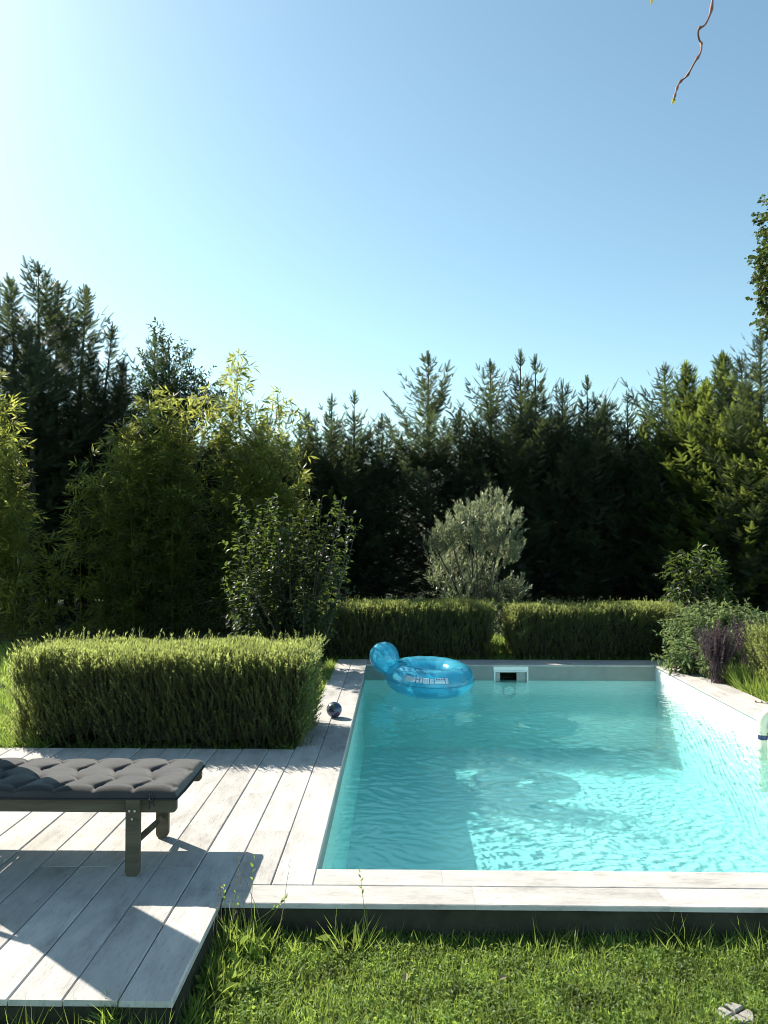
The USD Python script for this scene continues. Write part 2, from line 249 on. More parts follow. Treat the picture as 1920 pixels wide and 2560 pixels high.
# water: a closed body filling the shell, its top really rippled
nx, ny = 340, 560
xs, ys = np.linspace(X0 - OV - .004, X1 + OV + .004, nx), np.linspace(Y0 - OV - .004, Y1 + OV + .004, ny)
WX, WY = np.meshgrid(xs, ys); WZ = np.full_like(WX, WATER_Z); wr = np.random.default_rng(11)
chop = .45 + .75 * np.clip((WX + .3) / 1.3, 0, 1) * np.clip((8.4 - WY) / 2.2, 0, 1)          # livelier where the filling pipe stirs the water
jx, jy = WX + .05 * np.sin(WY * 7.3 + 1) + .03 * np.sin(WX * 11 + WY * 5), WY + .05 * np.sin(WX * 6.1) + .03 * np.sin(WY * 13 - WX * 4)
for k in range(110):
    lam = .036 * 2 ** wr.uniform(0, 2.2); a = wr.uniform(0, math.pi) if k % 3 else wr.normal(1.0, .5); amp = lam * .0042 * wr.uniform(.5, 1.2) * (lam / .15) ** -.25
    env = .5 + .5 * np.sin(WX * wr.uniform(.8, 3) * wr.choice([-1, 1]) + WY * wr.uniform(.8, 3) + wr.uniform(0, 6.28))
    WZ += amp * chop * env * np.sin(2 * np.pi / lam * (jx * math.cos(a) + jy * math.sin(a)) + wr.uniform(0, 6.28))
wv = np.stack([WX, WY, WZ], -1).reshape(-1, 3); wi = np.arange(nx * ny).reshape(ny, nx)
wf = np.concatenate([np.stack([wi[:-1, :-1], wi[:-1, 1:], wi[1:, 1:]], -1).reshape(-1, 3), np.stack([wi[:-1, :-1], wi[1:, 1:], wi[1:, :-1]], -1).reshape(-1, 3)])
loop = np.concatenate([wi[0, :], wi[1:, -1], wi[-1, -2::-1], wi[-2:0:-1, 0]]); lo = wv[loop].copy(); lo[:, 2] = FLOOR_Z - .02
n0, k = len(wv), np.arange(len(loop)); k2 = (k + 1) % len(loop)
wv = np.vstack([wv, lo, [[(X0 + X1) / 2, (Y0 + Y1) / 2, FLOOR_Z - .02]]])
wf = np.vstack([wf, np.stack([loop[k], n0 + k, loop[k2]], -1), np.stack([loop[k2], n0 + k, n0 + k2], -1), np.stack([n0 + k, np.full_like(k, len(wv) - 1), n0 + k2], -1)])
single('water', (wv, wf), WATER, kind='structure', smooth=40)

def plank(parent, x0, x1, y0, y1, mat_):
    dz = random.uniform(-.0012, .0012); g = .0022
    c = .0035; along_y = mat_ is PLANK
    a0, a1, e0, e1 = (x0 + g, x1 - g, y0 + .0004, y1 - .0004) if along_y else (y0 + g, y1 - g, x0 + .0004, x1 - .0004)
    poly = [(a0, dz - c), (a0 + c, dz), (a1 - c, dz), (a1, dz - c), (a1, dz - .02), (a0, dz - .02)]; pts = [(a, e, z) if along_y else (e, a, z) for e in (e0, e1) for a, z in poly]
    h = trimesh.convex.convex_hull(np.array(pts)); return part(parent, 'plank', (np.array(h.vertices), np.array(h.faces)), mat_)
deck = thing('deck', kind='structure', loc=(-2, 4, 0))
part(deck, 'deck_base', join(box((-6.2, FRONT_Y + .03, -.36), (-.738, HEDGE_Y - .03, -.026)), box((-.7379, EDGE_Y + .10, -.36), (X0 - OV - .04, 9.3, -.0261))), DARK_BASE)
for row in range(-2, 30):
    xa = X0 - .179 * (row + 1); xb = xa + .179
    if row < 0: continue
    y = {0: Y0 - .179, 1: EDGE_Y + .17}.get(row, FRONT_Y); end = 9.33 if row < 2 else HEDGE_Y
    if row == 0: y = EDGE_Y + .1705
    first = True
    while y < end - .01:
        ln = random.choice([1.6, 2.0, 2.4]) if not first else random.choice([.6, 1.0, 1.5, 2.0]); first = False
        y2 = min(end, y + ln);  y2 = end if end - y2 < .25 else y2
        plank(deck, xa, xb, y, y2, PLANK); y = y2
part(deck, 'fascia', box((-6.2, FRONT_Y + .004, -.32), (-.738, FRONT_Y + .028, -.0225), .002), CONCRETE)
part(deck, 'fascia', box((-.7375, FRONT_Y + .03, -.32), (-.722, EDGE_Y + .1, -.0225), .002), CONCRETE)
coping = thing('pool_coping', kind='structure', loc=(1.2, 3.3, 0))
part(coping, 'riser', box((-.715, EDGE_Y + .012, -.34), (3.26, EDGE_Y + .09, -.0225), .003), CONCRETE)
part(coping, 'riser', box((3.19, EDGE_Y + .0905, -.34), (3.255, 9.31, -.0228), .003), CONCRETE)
def run_x(ya, yb, xa, xb, cuts):
    e = [xa, *cuts, xb]
    for a, b in zip(e[:-1], e[1:]): plank(coping, a, b, ya, yb, PLANK_X)
run_x(EDGE_Y, EDGE_Y + .17, -.718, 3.27, [.31, 1.09, 2.2])
run_x(EDGE_Y + .17, Y0, X0, X1, [.19, .862, 1.98])
run_x(Y1, Y1 + .18, X0, X1, [.8, 2.0])
run_x(Y1 + .18, Y1 + .36, X0, 3.27, [.35, 1.5, 2.6])
for xa, xb, ya, cuts in ((X1, X1 + .18, EDGE_Y + .17, [4.4, 5.6, 6.8, 8.0]), (X1 + .18, 3.27, EDGE_Y + .17, [3.9, 5.1, 6.2, 7.4, 8.6])):
    e = [ya, *cuts, Y1 + .18]
    for a, b in zip(e[:-1], e[1:]): plank(coping, xa, xb, a, b, PLANK)

# ------------------------------------------------------------------ sun lounger
LX, LY0, LY1, LZ = -.98, 3.455, 3.915, .33           # foot end, near rail, far rail, top of the rails
lou = thing('sun_lounger', 'weathered grey teak sun lounger carrying a charcoal cushion on the plank deck', 'sun lounger', (-1.7, 3.74, 0))
def rail(y0, y1):
    poly = [(LX - 1.95, LZ - .062), (LX - 1.95, LZ), (LX, LZ)] + [(LX - .018 * (1 - math.cos(a)), LZ - .044 - .018 * math.sin(a)) for a in np.linspace(0, math.pi / 2, 4)]
    return hull_extrude(poly, 1, y0, y1, .002)
part(lou, 'side_rail', rail(LY0, LY0 + .026), WOOD)
part(lou, 'side_rail', rail(LY1 - .026, LY1), WOOD)
def leg(x, y0, y1):
    w = .062
    poly = [(x, .335 - .004), (x, .02), (x + .004, .006), (x + .012, 0), (x + w - .022, 0)] + [(x + w - .022 + .022 * math.sin(a), .03 - .03 * math.cos(a)) for a in np.linspace(.3, math.pi / 2, 4)] + [(x + w, .331)]
    return hull_extrude(poly, 1, y0, y1, .002)
for x in (-1.196, -2.62):
    for y0, y1 in ((LY0 - .027, LY0 - .001), (LY1 - .0525, LY1 - .0265)):
        lg = part(lou, 'leg', leg(x, y0, y1), WOOD)
        if y0 < LY0:
            for dx, z in ((.018, .285), (.042, .285), (.03, .25)):
                b = trimesh.creation.cylinder(.005, .006, sections=10); b.apply_transform(trimesh.transformations.rotation_matrix(math.pi / 2, (1, 0, 0))); b.apply_translation((x + dx, y0 - .001, z))
                part(lg, 'screw', b, METAL)
    part(lou, 'stretcher', join(tube([(x + .031, LY0 - .002, .135), (x + .031, LY1 - .027, .095)], .019, 4)), WOOD)
for i, xs_ in enumerate(np.arange(LX - .03, LX - 1.86, -.083)):
    part(lou, 'slat', box((xs_ - .062, LY0 + .0265, LZ - .026), (xs_, LY1 - .0265, LZ - .004), .002), WOOD)
# the backrest stands almost upright, just outside the picture on the left
BX, BA, BL = -2.125, math.radians(89), .98
bd = np.array([-math.cos(BA), 0, math.sin(BA)]); bn = np.array([math.sin(BA), 0, math.cos(BA)])
for y0 in (LY0 + .03, LY1 - .056):
    P0 = np.array([BX, y0 + .013, LZ - .01]); part(lou, 'backrest_rail', tube([P0, P0 + bd * BL], .02, 4), WOOD)
for k in range(10):
    P0 = np.array([BX, 0, LZ]) + bd * (.06 + k * .092); part(lou, 'backrest_slat', tube([P0 + (0, LY0 + .045, 0), P0 + (0, LY1 - .045, 0)], .022, 4), WOOD)
P0 = np.array([BX, LY0 + .03, LZ]) + bd * .45; part(lou, 'prop', tube([P0, (-2.5, LY0 + .03, LZ - .02)], .014, 6), WOOD)

cush = thing('lounger_cushion', 'charcoal tufted canvas cushion lying on the teak sun lounger', 'cushion', (-1.7, 3.74, LZ))
def pad(length, width, thick, tufts_x, tufts_y, nx=150, ny=64):
    """closed quilted pad: x along, y across; tuft points pull the top down and folds run between them"""
    sx, sy = length / tufts_x, width / tufts_y
    def top(u, v):
        x, y = u * length, v * width
        ed = np.minimum.reduce([x, length - x, y, width - y]); rnd = np.clip(ed / .055, 0, 1); z = thick * np.sqrt(np.clip(1 - (1 - rnd) ** 2, 0, 1))
        row = np.clip(np.round(y / sy - .5), 0, tufts_y - 1); wob = .026 * np.sin(y / sy * np.pi + .7)
        fx = np.abs(((x + wob) / sx) % 1 - .0); fx = np.minimum(fx, 1 - fx) * sx
        fy = np.abs((y / sy) - .5 - row) * sy
        crease = np.exp(-(fx / .011) ** 2) * .010 + np.exp(-(fx / .045) ** 2) * .005
        cross = (np.exp(-(fy / .010) ** 2) * .003 + np.exp(-(fy / .03) ** 2) * .003) * np.exp(-(fx / .06) ** 2)
        tuft = np.exp(-((fx ** 2 + fy ** 2) / .02 ** 2)) * .008
        n = meshkit.fbm(np.stack([x * 7, y * 7, 0 * x], -1), 3, 5) - .5
        inside = np.clip((ed - .0) / .05, 0, 1); endless = np.clip(np.minimum(x, length - x) / .05, 0, 1)
        return x, y, z - (crease * np.clip(ed / .03, .25, 1) + cross * inside + tuft * inside) * endless + n * .012 * inside
    V, F = grid(nx, ny, top)
    Vb, Fb = grid(nx, ny, lambda u, v: (u * length, v * width, 0 * u)); b = Vb.copy(); b[:, 2] = -.003
    inset = np.minimum.reduce([Vb[:, 0], length - Vb[:, 0], Vb[:, 1], width - Vb[:, 1]]); b[:, 2] = np.where(inset < 1e-6, V[:, 2], -.002)
    return np.vstack([V, b]), np.vstack([F, Fb[:, ::-1] + len(V)])
pv, pf = pad(1.06, .50, .050, 6, 4)
seat_v = np.stack([pv[:, 0] + LX - 1.06 + .008, pv[:, 1] + LY0 - .022, pv[:, 2] + LZ + .001], -1)
part(cush, 'seat_pad', (seat_v, pf), CUSHION, smooth=50)
pv, pf = pad(.96, .50, .062, 5, 4)
back_v = np.array([BX + .03, LY0 - .022, LZ + .045]) + pv[:, :1] * bd + pv[:, 1:2] * np.array([0, 1, 0]) + (pv[:, 2:] + .026) * bn
part(cush, 'back_pad', (back_v, pf), CUSHION, smooth=50)
edge = [(LX + .008, LY0 - .022, LZ + .006), (LX + .011, LY0 + .1, LZ + .004), (LX + .011, LY1 - .1, LZ + .004), (LX + .008, LY1 + .018, LZ + .006)]
part(cush, 'piping', join(tube(edge, .005, 6), tube([(LX - .94, LY0 - .0225, LZ + .004), (LX - .5, LY0 - .024, LZ + .003), (LX + .006, LY0 - .0225, LZ + .005)], .0045, 6)), BLACK_TIE, smooth=True)
tx = -1.085
part(cush, 'tie', join(*[tube([(tx + a, LY0 - .024, LZ + .03), (tx + a + .003, LY0 - .032, LZ + .005), (tx + a * 2.2 + .004, LY0 - .031, LZ - .022 - c)], .0034, 6) for a, c in ((-.004, .012), (.006, .0))] +
     [tube([(tx - .008, LY0 - .033, LZ + .006), (tx + .002, LY0 - .037, LZ + .001), (tx + .012, LY0 - .033, LZ + .006)], .005, 6)]), BLACK_TIE, smooth=True)

# ------------------------------------------------------------------ swim ring with a balloon head, ball, filling pipe
RC, RR, RT = np.array([.335, 8.46, -.045]), .325, .155   # ring centre, ring radius, tube radius
fl = thing('swim_ring', 'translucent blue inflatable swim ring with a balloon head, floating at the far pool wall', 'swim ring', RC)
tilt = trimesh.transformations.rotation_matrix(math.radians(2.0), (0, 1, 0))[:3, :3] @ trimesh.transformations.rotation_matrix(math.radians(3.5), (1, 0, 0))[:3, :3]
def on_ring(a, b, off=0.0):
    """a: round the ring, b: round the tube (0 = outermost, pi/2 = top)"""
    rr = RT * (1 + .012 * np.sin(a * 14)) + off
    p = np.stack([(RR + rr * np.cos(b)) * np.cos(a), (RR + rr * np.cos(b)) * np.sin(a), rr * np.sin(b) * .96], -1); return RC + p @ tilt.T
V, F = grid(97, 41, lambda u, v: tuple(np.moveaxis(on_ring(u * 2 * math.pi, v * 2 * math.pi), -1, 0)))
ring = part(fl, 'ring', (V, F), BLUE_VINYL, smooth=True)
def seam(b): return tube(np.array([on_ring(np.array(a), np.array(b), .001) for a in np.linspace(0, 2 * math.pi, 90)]), .0035, 5, cap=False)
part(ring, 'seam', join(seam(math.pi), seam(0.0)), SEAM_VINYL, smooth=True)
hd = trimesh.creation.icosphere(4, 1.0); hv = np.array(hd.vertices); hv[:, 0] *= 1 + .10 * hv[:, 2]; hv = hv * (.158, .135, .178)
hv = hv @ trimesh.transformations.rotation_matrix(math.radians(-24), (0, 1, 0))[:3, :3].T
HC = np.array([-.148, 8.47, .150])
head = part(fl, 'balloon_head', (hv + HC, hd.faces), BLUE_VINYL, smooth=True)
part(head, 'neck', tube([HC + (.06, -.01, -.10), HC + (.10, -.01, -.135), HC + (.14, -.01, -.16)], [.05, .043, .05], 14), SEAM_VINYL, smooth=True)
vp = on_ring(np.array(-.55), np.array(1.2)); part(ring, 'valve', tube([vp - (0, 0, .004), vp + (0, 0, .012), vp + (0, 0, .02)], [.014, .012, .007], 10), SEAM_VINYL, smooth=True)
# the printed warning panels on the near flank: pale boxes with pictograms and rows of unreadable small print
def patch(a0, a1, b0, b1, off, n=6): return grid(n, 4, lambda u, v: tuple(np.moveaxis(on_ring(a0 + u * (a1 - a0), b0 + v * (b1 - b0), off), -1, 0)))
A0 = -math.pi / 2; pr = random.Random(3)
cells = [(-.62, -.36, .30, .66), (-.345, -.275, .30, .50), (-.345, -.275, .52, .68), (-.26, -.20, .30, .68), (-.19, -.05, .28, .68), (-.04, .05, .26, .62), (.07, .30, .50, .70), (.07, .30, .28, .48), (.31, .38, .28, .70)]
for a0, a1, b0, b1 in cells:
    lp = part(ring, 'label_panel', patch(A0 + a0, A0 + a1, b0, b1, .0015), LABEL_WHITE, smooth=True)
    marks = []; w = .0045
    for q in ((a0, a1, b0, b0 + .011), (a0, a1, b1 - .011, b1), (a0, a0 + w, b0, b1), (a1 - w, a1, b0, b1)): marks.append(patch(A0 + q[0], A0 + q[1], q[2], q[3], .0032))
    if a1 - a0 > .2 and b0 > .45:
        for k in range(4): c = a0 + .03 + k * .056; marks.append(patch(A0 + c, A0 + c + .03, b0 + .05, b1 - .05, .0032))
    else:
        r = b0 + .06
        while r < b1 - .07:
            c = a0 + .016
            while c < a1 - .03:
                e = min(a1 - .014, c + pr.uniform(.02, .06)); marks.append(patch(A0 + c, A0 + e, r, r + .02, .0032)); c = e + .012
            r += .07
    part(lp, 'printing', join(*marks), LABEL_NAVY, smooth=True)
marks = [patch(A0 - .60 + k * .07, A0 - .56 + k * .07, .76, .79 + .03 * (k % 2), .0018) for k in range(4)]
part(ring, 'printing', join(*marks), LABEL_NAVY, smooth=True)

bp = ground_at(836, 1791); bl = trimesh.creation.icosphere(4, .0625); bl.apply_translation((bp[0], bp[1], .0632))
ball = thing('ball', 'small shiny navy marbled ball resting on the deck beside the pool', 'ball', (bp[0], bp[1], .0632))
part(ball, 'rubber_shell', bl, BALL, smooth=True)
vt = trimesh.creation.cylinder(.005, .004, sections=10); vt.apply_transform(trimesh.transformations.rotation_matrix(1.2, (0, 1, 0))); vt.apply_translation((bp[0] + .0585, bp[1] - .006, .0632 + .022)); part(ball, 'valve', vt, NAVY)

px, py = 2.862, 6.23
pipe = thing('filling_pipe', 'cream plastic pipe with a navy collar bending over the right pool edge into the water', 'pipe', (px, py, -.5))
arc = [(px + .07 - .07 * math.cos(a), py, .014 + .07 * math.sin(a)) for a in np.linspace(0, math.pi / 2, 9)]
part(pipe, 'upright', tube([(px, py, -.52), (px, py, -.03)], .034, 20), CREAM_PVC, smooth=40)
part(pipe, 'elbow', join(tube([(px, py, -.045)] + [(px, py, -.01)] + arc + [(px + .12, py, .084)], .041, 20), tube([(px, py, -.056), (px, py, -.02)], .0445, 20)), CREAM_PVC, smooth=40)
part(pipe, 'outlet_arm', tube([(px + .118, py, .084), (px + .62, py, .084)], .035, 20), CREAM_PVC, smooth=40)
part(pipe, 'collar', tube([(px, py, -.118), (px, py, -.112), (px, py, -.088), (px, py, -.082)], [.0355, .038, .038, .0355], 20), NAVY, smooth=40)
part(pipe, 'bracket', join(box((px + .046, py - .022, -.09), (px + .052, py + .022, .0399), .002), box((px + .046, py - .022, .0401), (px + .36, py + .022, .047), .002)), DARK_BASE)  # dark strips stand in for the shadowed gap under the arm

# ------------------------------------------------------------------ small things on the lawn and the coping
cp = ground_at(1818, 2508, -.13)
cap = thing('stone_cap', 'round pale stone cap with a dark cross groove sunk in the front lawn', 'drain cap', (cp[0], cp[1], -.135))
quad = []
for k in range(4):
    a = np.linspace(k * math.pi / 2 + .62, (k + 1) * math.pi / 2 + .62, 8); mid = a.mean(); off = np.array([math.cos(mid), math.sin(mid)]) * .008
    poly = [(off[0], off[1])] + [(off[0] + (.049 + .004 * math.sin(5 * t)) * math.cos(t), off[1] + .047 * math.sin(t)) for t in a]
    part(cap, 'segment', hull_extrude([(cp[0] + x, cp[1] + y) for x, y in poly], 2, -.155, -.118 - .003 * (k % 2), .003), STONE)
gd = trimesh.creation.cylinder(.048, .02, sections=24); gd.apply_translation((cp[0], cp[1], -.139)); part(cap, 'groove_bed', gd, DARK_BASE)
tw = ground_at(1908, 1752, .004); tr = np.random.default_rng(5); twg = thing('berry_twig', 'tiny dark fallen twig with berries lying on the right-hand pool coping', 'twig', tw)
part(twg, 'stem', tube([tw + (-.09, .05, 0), tw + (-.04, .0, .004), tw + (.03, -.015, 0), tw + (.09, -.05, .002)], .0025, 5), BARK)
for k in range(5):
    s = trimesh.creation.icosphere(1, .0075); s.apply_translation(tw + (-.09 + k * .042, .045 - k * .024 + tr.uniform(-.03, .02), .006)); part(twg, 'berry', s, DARK_BASE, smooth=True)

# ------------------------------------------------------------------ plants: leaves and shoots set out by the thousand
def norm(a): return a / (np.linalg.norm(a, axis=-1, keepdims=True) + 1e-12)
TRI = (np.array([[0, 0, 0], [.45, .5, .0], [1, 0, 0], [.45, -.5, 0]], float) * (1, 1, 1), np.array([[0, 3, 1], [3, 2, 1]]))
NEEDLE = (np.array([[0, .5, 0], [0, -.5, 0], [1, 0, .0]], float), np.array([[0, 1, 2]]))
LANCE = (np.array([[0, 0, 0], [.4, .5, .10], [.4, -.5, .10], [1, 0, -.25], [.42, 0, 0]], float), np.array([[0, 4, 1], [0, 2, 4], [4, 3, 1], [2, 3, 4]]))
OVATE = (np.array([[0, 0, 0], [.3, .5, .10], [.3, -.5, .10], [.7, .36, .04], [.7, -.36, .04], [1, 0, -.18], [.5, 0, -.02]], float),
         np.array([[0, 6, 1], [0, 2, 6], [1, 6, 3], [2, 4, 6], [3, 6, 5], [6, 4, 5]]))
def place(tm, P, X, N, L, W):
    """copies of leaf tm at P: along X (unit), face normal near N, length L, width W"""
    tv, tf = tm; Y = norm(np.cross(N, X)); Z = np.cross(X, Y)
    L, W = np.broadcast_to(L, len(P)), np.broadcast_to(W, len(P))
    V = P[:, None] + (tv[None, :, :1] * L[:, None, None]) * X[:, None] + (tv[None, :, 1:2] * W[:, None, None]) * Y[:, None] + (tv[None, :, 2:] * L[:, None, None]) * Z[:, None]
    F = tf[None] + (np.arange(len(P)) * len(tv))[:, None, None]
    return V.reshape(-1, 3), F.reshape(-1, 3)
def basis(D):
    ref = np.where(np.abs(D[..., 2:]) < .9, [0, 0, 1.0], [1.0, 0, 0]); A = norm(np.cross(ref, D)); return A, np.cross(D, A)
def stems(B, D, L, r, bend=None, sag=0.0):
    """thin three-sided stems, two segments each"""
    A, C = basis(D); ts = np.array([0, .55, 1.0]); m = len(B); L = np.broadcast_to(L, m); r = np.broadcast_to(r, m); bend = np.zeros((m, 3)) if bend is None else bend
    V = []
    for t, k in zip(ts, (1, .7, .3)):
        c = B + D * (L * t)[:, None] + bend * (L * t * t)[:, None]
        for q in range(3): V.append(c + (A * math.cos(q * 2.094) + C * math.sin(q * 2.094)) * (r * k)[:, None])
    V = np.stack(V, 1); f = []
    for s in (0, 3):
        for q in range(3): a, b = s + q, s + (q + 1) % 3; f += [[a, b, b + 3], [a, b + 3, a + 3]]
    return V.reshape(-1, 3), (np.array(f)[None] + (np.arange(m) * 9)[:, None, None]).reshape(-1, 3)
def shoots(rg, B, D, L, n, tm, ll, lw, splay=(40, 70), t0=.08, bend=None, droop=0.0, shape=None, upness=.8, whorl=1):
    """leaves along shoots: B base, D direction, L length; returns one leaf mesh"""
    J = len(B); L = np.broadcast_to(L, J); t = np.linspace(t0, 1, n)[None] + rg.uniform(-.5, .5, (J, n)) * (1 - t0) / n; t = np.clip(t, 0, 1)
    bend = np.zeros((J, 3)) if bend is None else bend
    P = B[:, None] + D[:, None] * (L[:, None] * t)[..., None] + bend[:, None] * (L[:, None] * t * t)[..., None]
    T = norm(D[:, None] + 2 * bend[:, None] * t[..., None]); A, C = basis(T)
    az = np.arange(n)[None] * (2.4 if whorl == 1 else math.pi / 2) + rg.uniform(0, 6.28, (J, 1)) + rg.normal(0, .3, (J, n))
    if whorl == 2: az = np.where(np.arange(n)[None] % 2 == 0, az, az + math.pi / 2)
    sp = np.radians(rg.uniform(*splay, (J, n))) * (1 - .35 * np.clip((t - .75) / .25, 0, 1))
    lat = np.cos(az)[..., None] * A + np.sin(az)[..., None] * C
    X = norm(np.cos(sp)[..., None] * T + np.sin(sp)[..., None] * lat + np.array([0, 0, -droop]))
    N = norm(np.array([0, 0, upness]) + rg.normal(0, .45, (J, n, 3)) + .001)
    k = (shape(t) if shape else 1.0) * rg.uniform(.7, 1.2, (J, n))
    return place(tm, P.reshape(-1, 3), X.reshape(-1, 3), N.reshape(-1, 3), (ll * k).ravel(), (lw * k).ravel())
def dirs(rg, m, el=(40, 90), az=None):
    e = np.radians(rg.uniform(*el, m)); a = rg.uniform(0, 2 * math.pi, m) if az is None else az
    return np.stack([np.cos(e) * np.cos(a), np.cos(e) * np.sin(a), np.sin(e)], -1)

# a feathery flat spray of cypress foliage
fv, ff = [], []
for k, t in enumerate(np.linspace(.05, .96, 17)):
    for s in (-1, 1):
        ln = .40 * (1 - .62 * t) * (1 if k else .6); a = math.radians(38); b = np.array([t, 0, 0]); d = np.array([math.cos(a), s * math.sin(a), -.12]); w = np.array([-math.sin(a), s * math.cos(a), 0]) * .019
        n = len(fv); fv += [b - w, b + w, b + d * ln + (0, 0, -.03)]; ff.append([n, n + 1, n + 2])
n = len(fv); fv += [(0, .02, 0), (0, -.02, 0), (1.12, 0, -.04)]; ff.append([n, n + 1, n + 2]); SPRAY = (np.array(fv), np.array(ff))

def cypress(rg, H, base_r, slope=.30, per_m=40, low=.12, leader=(0, 0), spray=.26, ragged=.3, tip_el=60, low_el=12, zone=.0, upper=26):
    """(trunk, crown) of a columnar cypress standing at the origin, leaning so that its tip ends over leader"""
    lead = np.array([*leader, 0.0]); axis = lambda z: (z / H)[..., None] ** 1.3 * lead + np.stack([0 * z, 0 * z, z], -1)
    nl, nu = int(H * zone * per_m), int(H * (1 - zone) * upper); z = np.concatenate([np.sort(rg.uniform(low, H * zone, nl)), H * zone + (H * (1 - zone) - .07) * np.sort(rg.uniform(0, 1, nu)) ** .95]); nb = len(z)
    az = np.arange(nb) * 2.4 + rg.normal(0, .5, nb); up_ = z > H * zone
    blob = 1 + ragged * 2 * (meshkit.fbm(np.stack([np.cos(az) * 1.2, np.sin(az) * 1.2, z * 1.1], -1), 3, 3) - .5)
    L = np.where(up_, np.minimum(base_r, (H - z) * slope + .05) * rg.uniform(.55, 1.15, nb), np.minimum(base_r, .25 + (H * zone + .35 - z) * 1.6) * rg.uniform(.72, 1.12, nb)) * blob
    el = np.radians(low_el + (tip_el - low_el) * (z / H) ** 1.4 + rg.normal(0, 7, nb))
    D = np.stack([np.cos(el) * np.cos(az), np.cos(el) * np.sin(az), np.sin(el)], -1); B = axis(z)
    up = np.tile([0, 0, .28], (nb, 1))
    P, X, N, S = [], [], [], []
    for i in range(nb):
        m = max(3, int(L[i] / .085)); t = np.linspace(.18, 1.0, m); p = B[i] + D[i] * (L[i] * t)[:, None] + up[i] * (L[i] * t * t)[:, None]
        T = norm(D[i] + 2 * up[i] * t[:, None]); nn = norm(np.array([0, 0, 1.0]) - T * T[:, 2:]); sd = np.cross(nn, T)
        for s in (-1, 1):
            a = np.radians(rg.uniform(28, 55, m)); q = norm(np.cos(a)[:, None] * T + s * np.sin(a)[:, None] * sd + rg.normal(0, .16, (m, 3)))
            P.append(p); X.append(q); N.append(norm(nn + rg.normal(0, .35, (m, 3)))); k_ = np.clip(.42 + .5 * (H - z[i]) / 1.1, .42, 1); S.append(spray * k_ * rg.uniform(.7, 1.15, m) * (1 - .35 * t))
        P.append(p[-1:]); X.append(T[-1:]); N.append(nn[-1:]); S.append(np.array([spray * .9 * k_]))
    P.append(axis(np.array([H - .2, H - .12, H - .1]))); X.append(norm(np.array([[.1, 0, 1], [-.1, .1, 1], [0, -.1, 1.0]]))); N.append(np.array([[0, 1.0, 0]] * 3)); S.append(np.array([.24, .22, .2]))
    P, X, N, S = (np.concatenate(a) for a in (P, X, N, S))
    zz = np.linspace(0, H - .1, 12); trunk = tube(axis(zz), np.linspace(.035 + H * .012, .006, 12), 7)
    keep = rg.random(nb) < .5
    return join(trunk, stems(B[keep], D[keep], L[keep] * .9, .008, up[keep])), place(SPRAY, P, X, N, S, S * 1.0)

def shift(m, o): return m[0] + np.asarray(o, float), m[1]

# -- the cypress row behind the pool: four forms, every tree a copy of one of them
FORMS = {}
for k, (nm, H, r, sl, rag, mt) in enumerate((('a', 4.8, 1.15, .62, .3, CYPRESS), ('b', 4.6, 1.1, .42, .35, CYPRESS), ('c', 4.0, 1.1, .50, .4, CYPRESS), ('thuja', 4.9, 1.1, .40, .35, THUJA))):
    cls = stage.CreateClassPrim(f'/World/form_of_cypress_{nm}'); UsdGeom.Xform(cls); USED.add(str(cls.GetPath()))
    cls.SetTypeName('Xform'); ORIGIN[str(cls.GetPath())] = np.zeros(3)
    tk, cr = cypress(np.random.default_rng(40 + k), H, r, sl, ragged=rag, per_m=84, low=.05, low_el=8, zone={'a': .58, 'b': .60, 'c': .70, 'thuja': .66}[nm], upper={'a': 22, 'b': 19, 'c': 22, 'thuja': 60}[nm], tip_el={'a': 46, 'b': 58, 'c': 52, 'thuja': 64}[nm])
    part(str(cls.GetPath()), 'trunk', tk, BARK); part(str(cls.GetPath()), 'crown', cr, mt)
    FORMS[nm] = (str(cls.GetPath()), H)
def plant_cypress(form, u, v, d, label, rot, name='cypress_tree', cat='cypress tree', group='row of cypress trees behind the pool', wide=1.0):
    """tip at pixel (u, v) of the photograph's perspective at distance d"""
    tip = at_depth(u, v, d); z0 = BACK_Z; p = fresh('/World', name); x = UsdGeom.Xform.Define(stage, p); path, H = FORMS[form]
    s = (tip[2] - z0) / H
    x.AddTranslateOp().Set(Gf.Vec3d(tip[0], tip[1], z0)); x.AddRotateZOp().Set(rot); x.AddScaleOp().Set(Gf.Vec3f(s ** .35 * wide, s ** .35 * wide, s))
    x.GetPrim().GetReferences().AddInternalReference(path); x.GetPrim().SetInstanceable(True); tag(x.GetPrim(), label=label, category=cat, group=group)
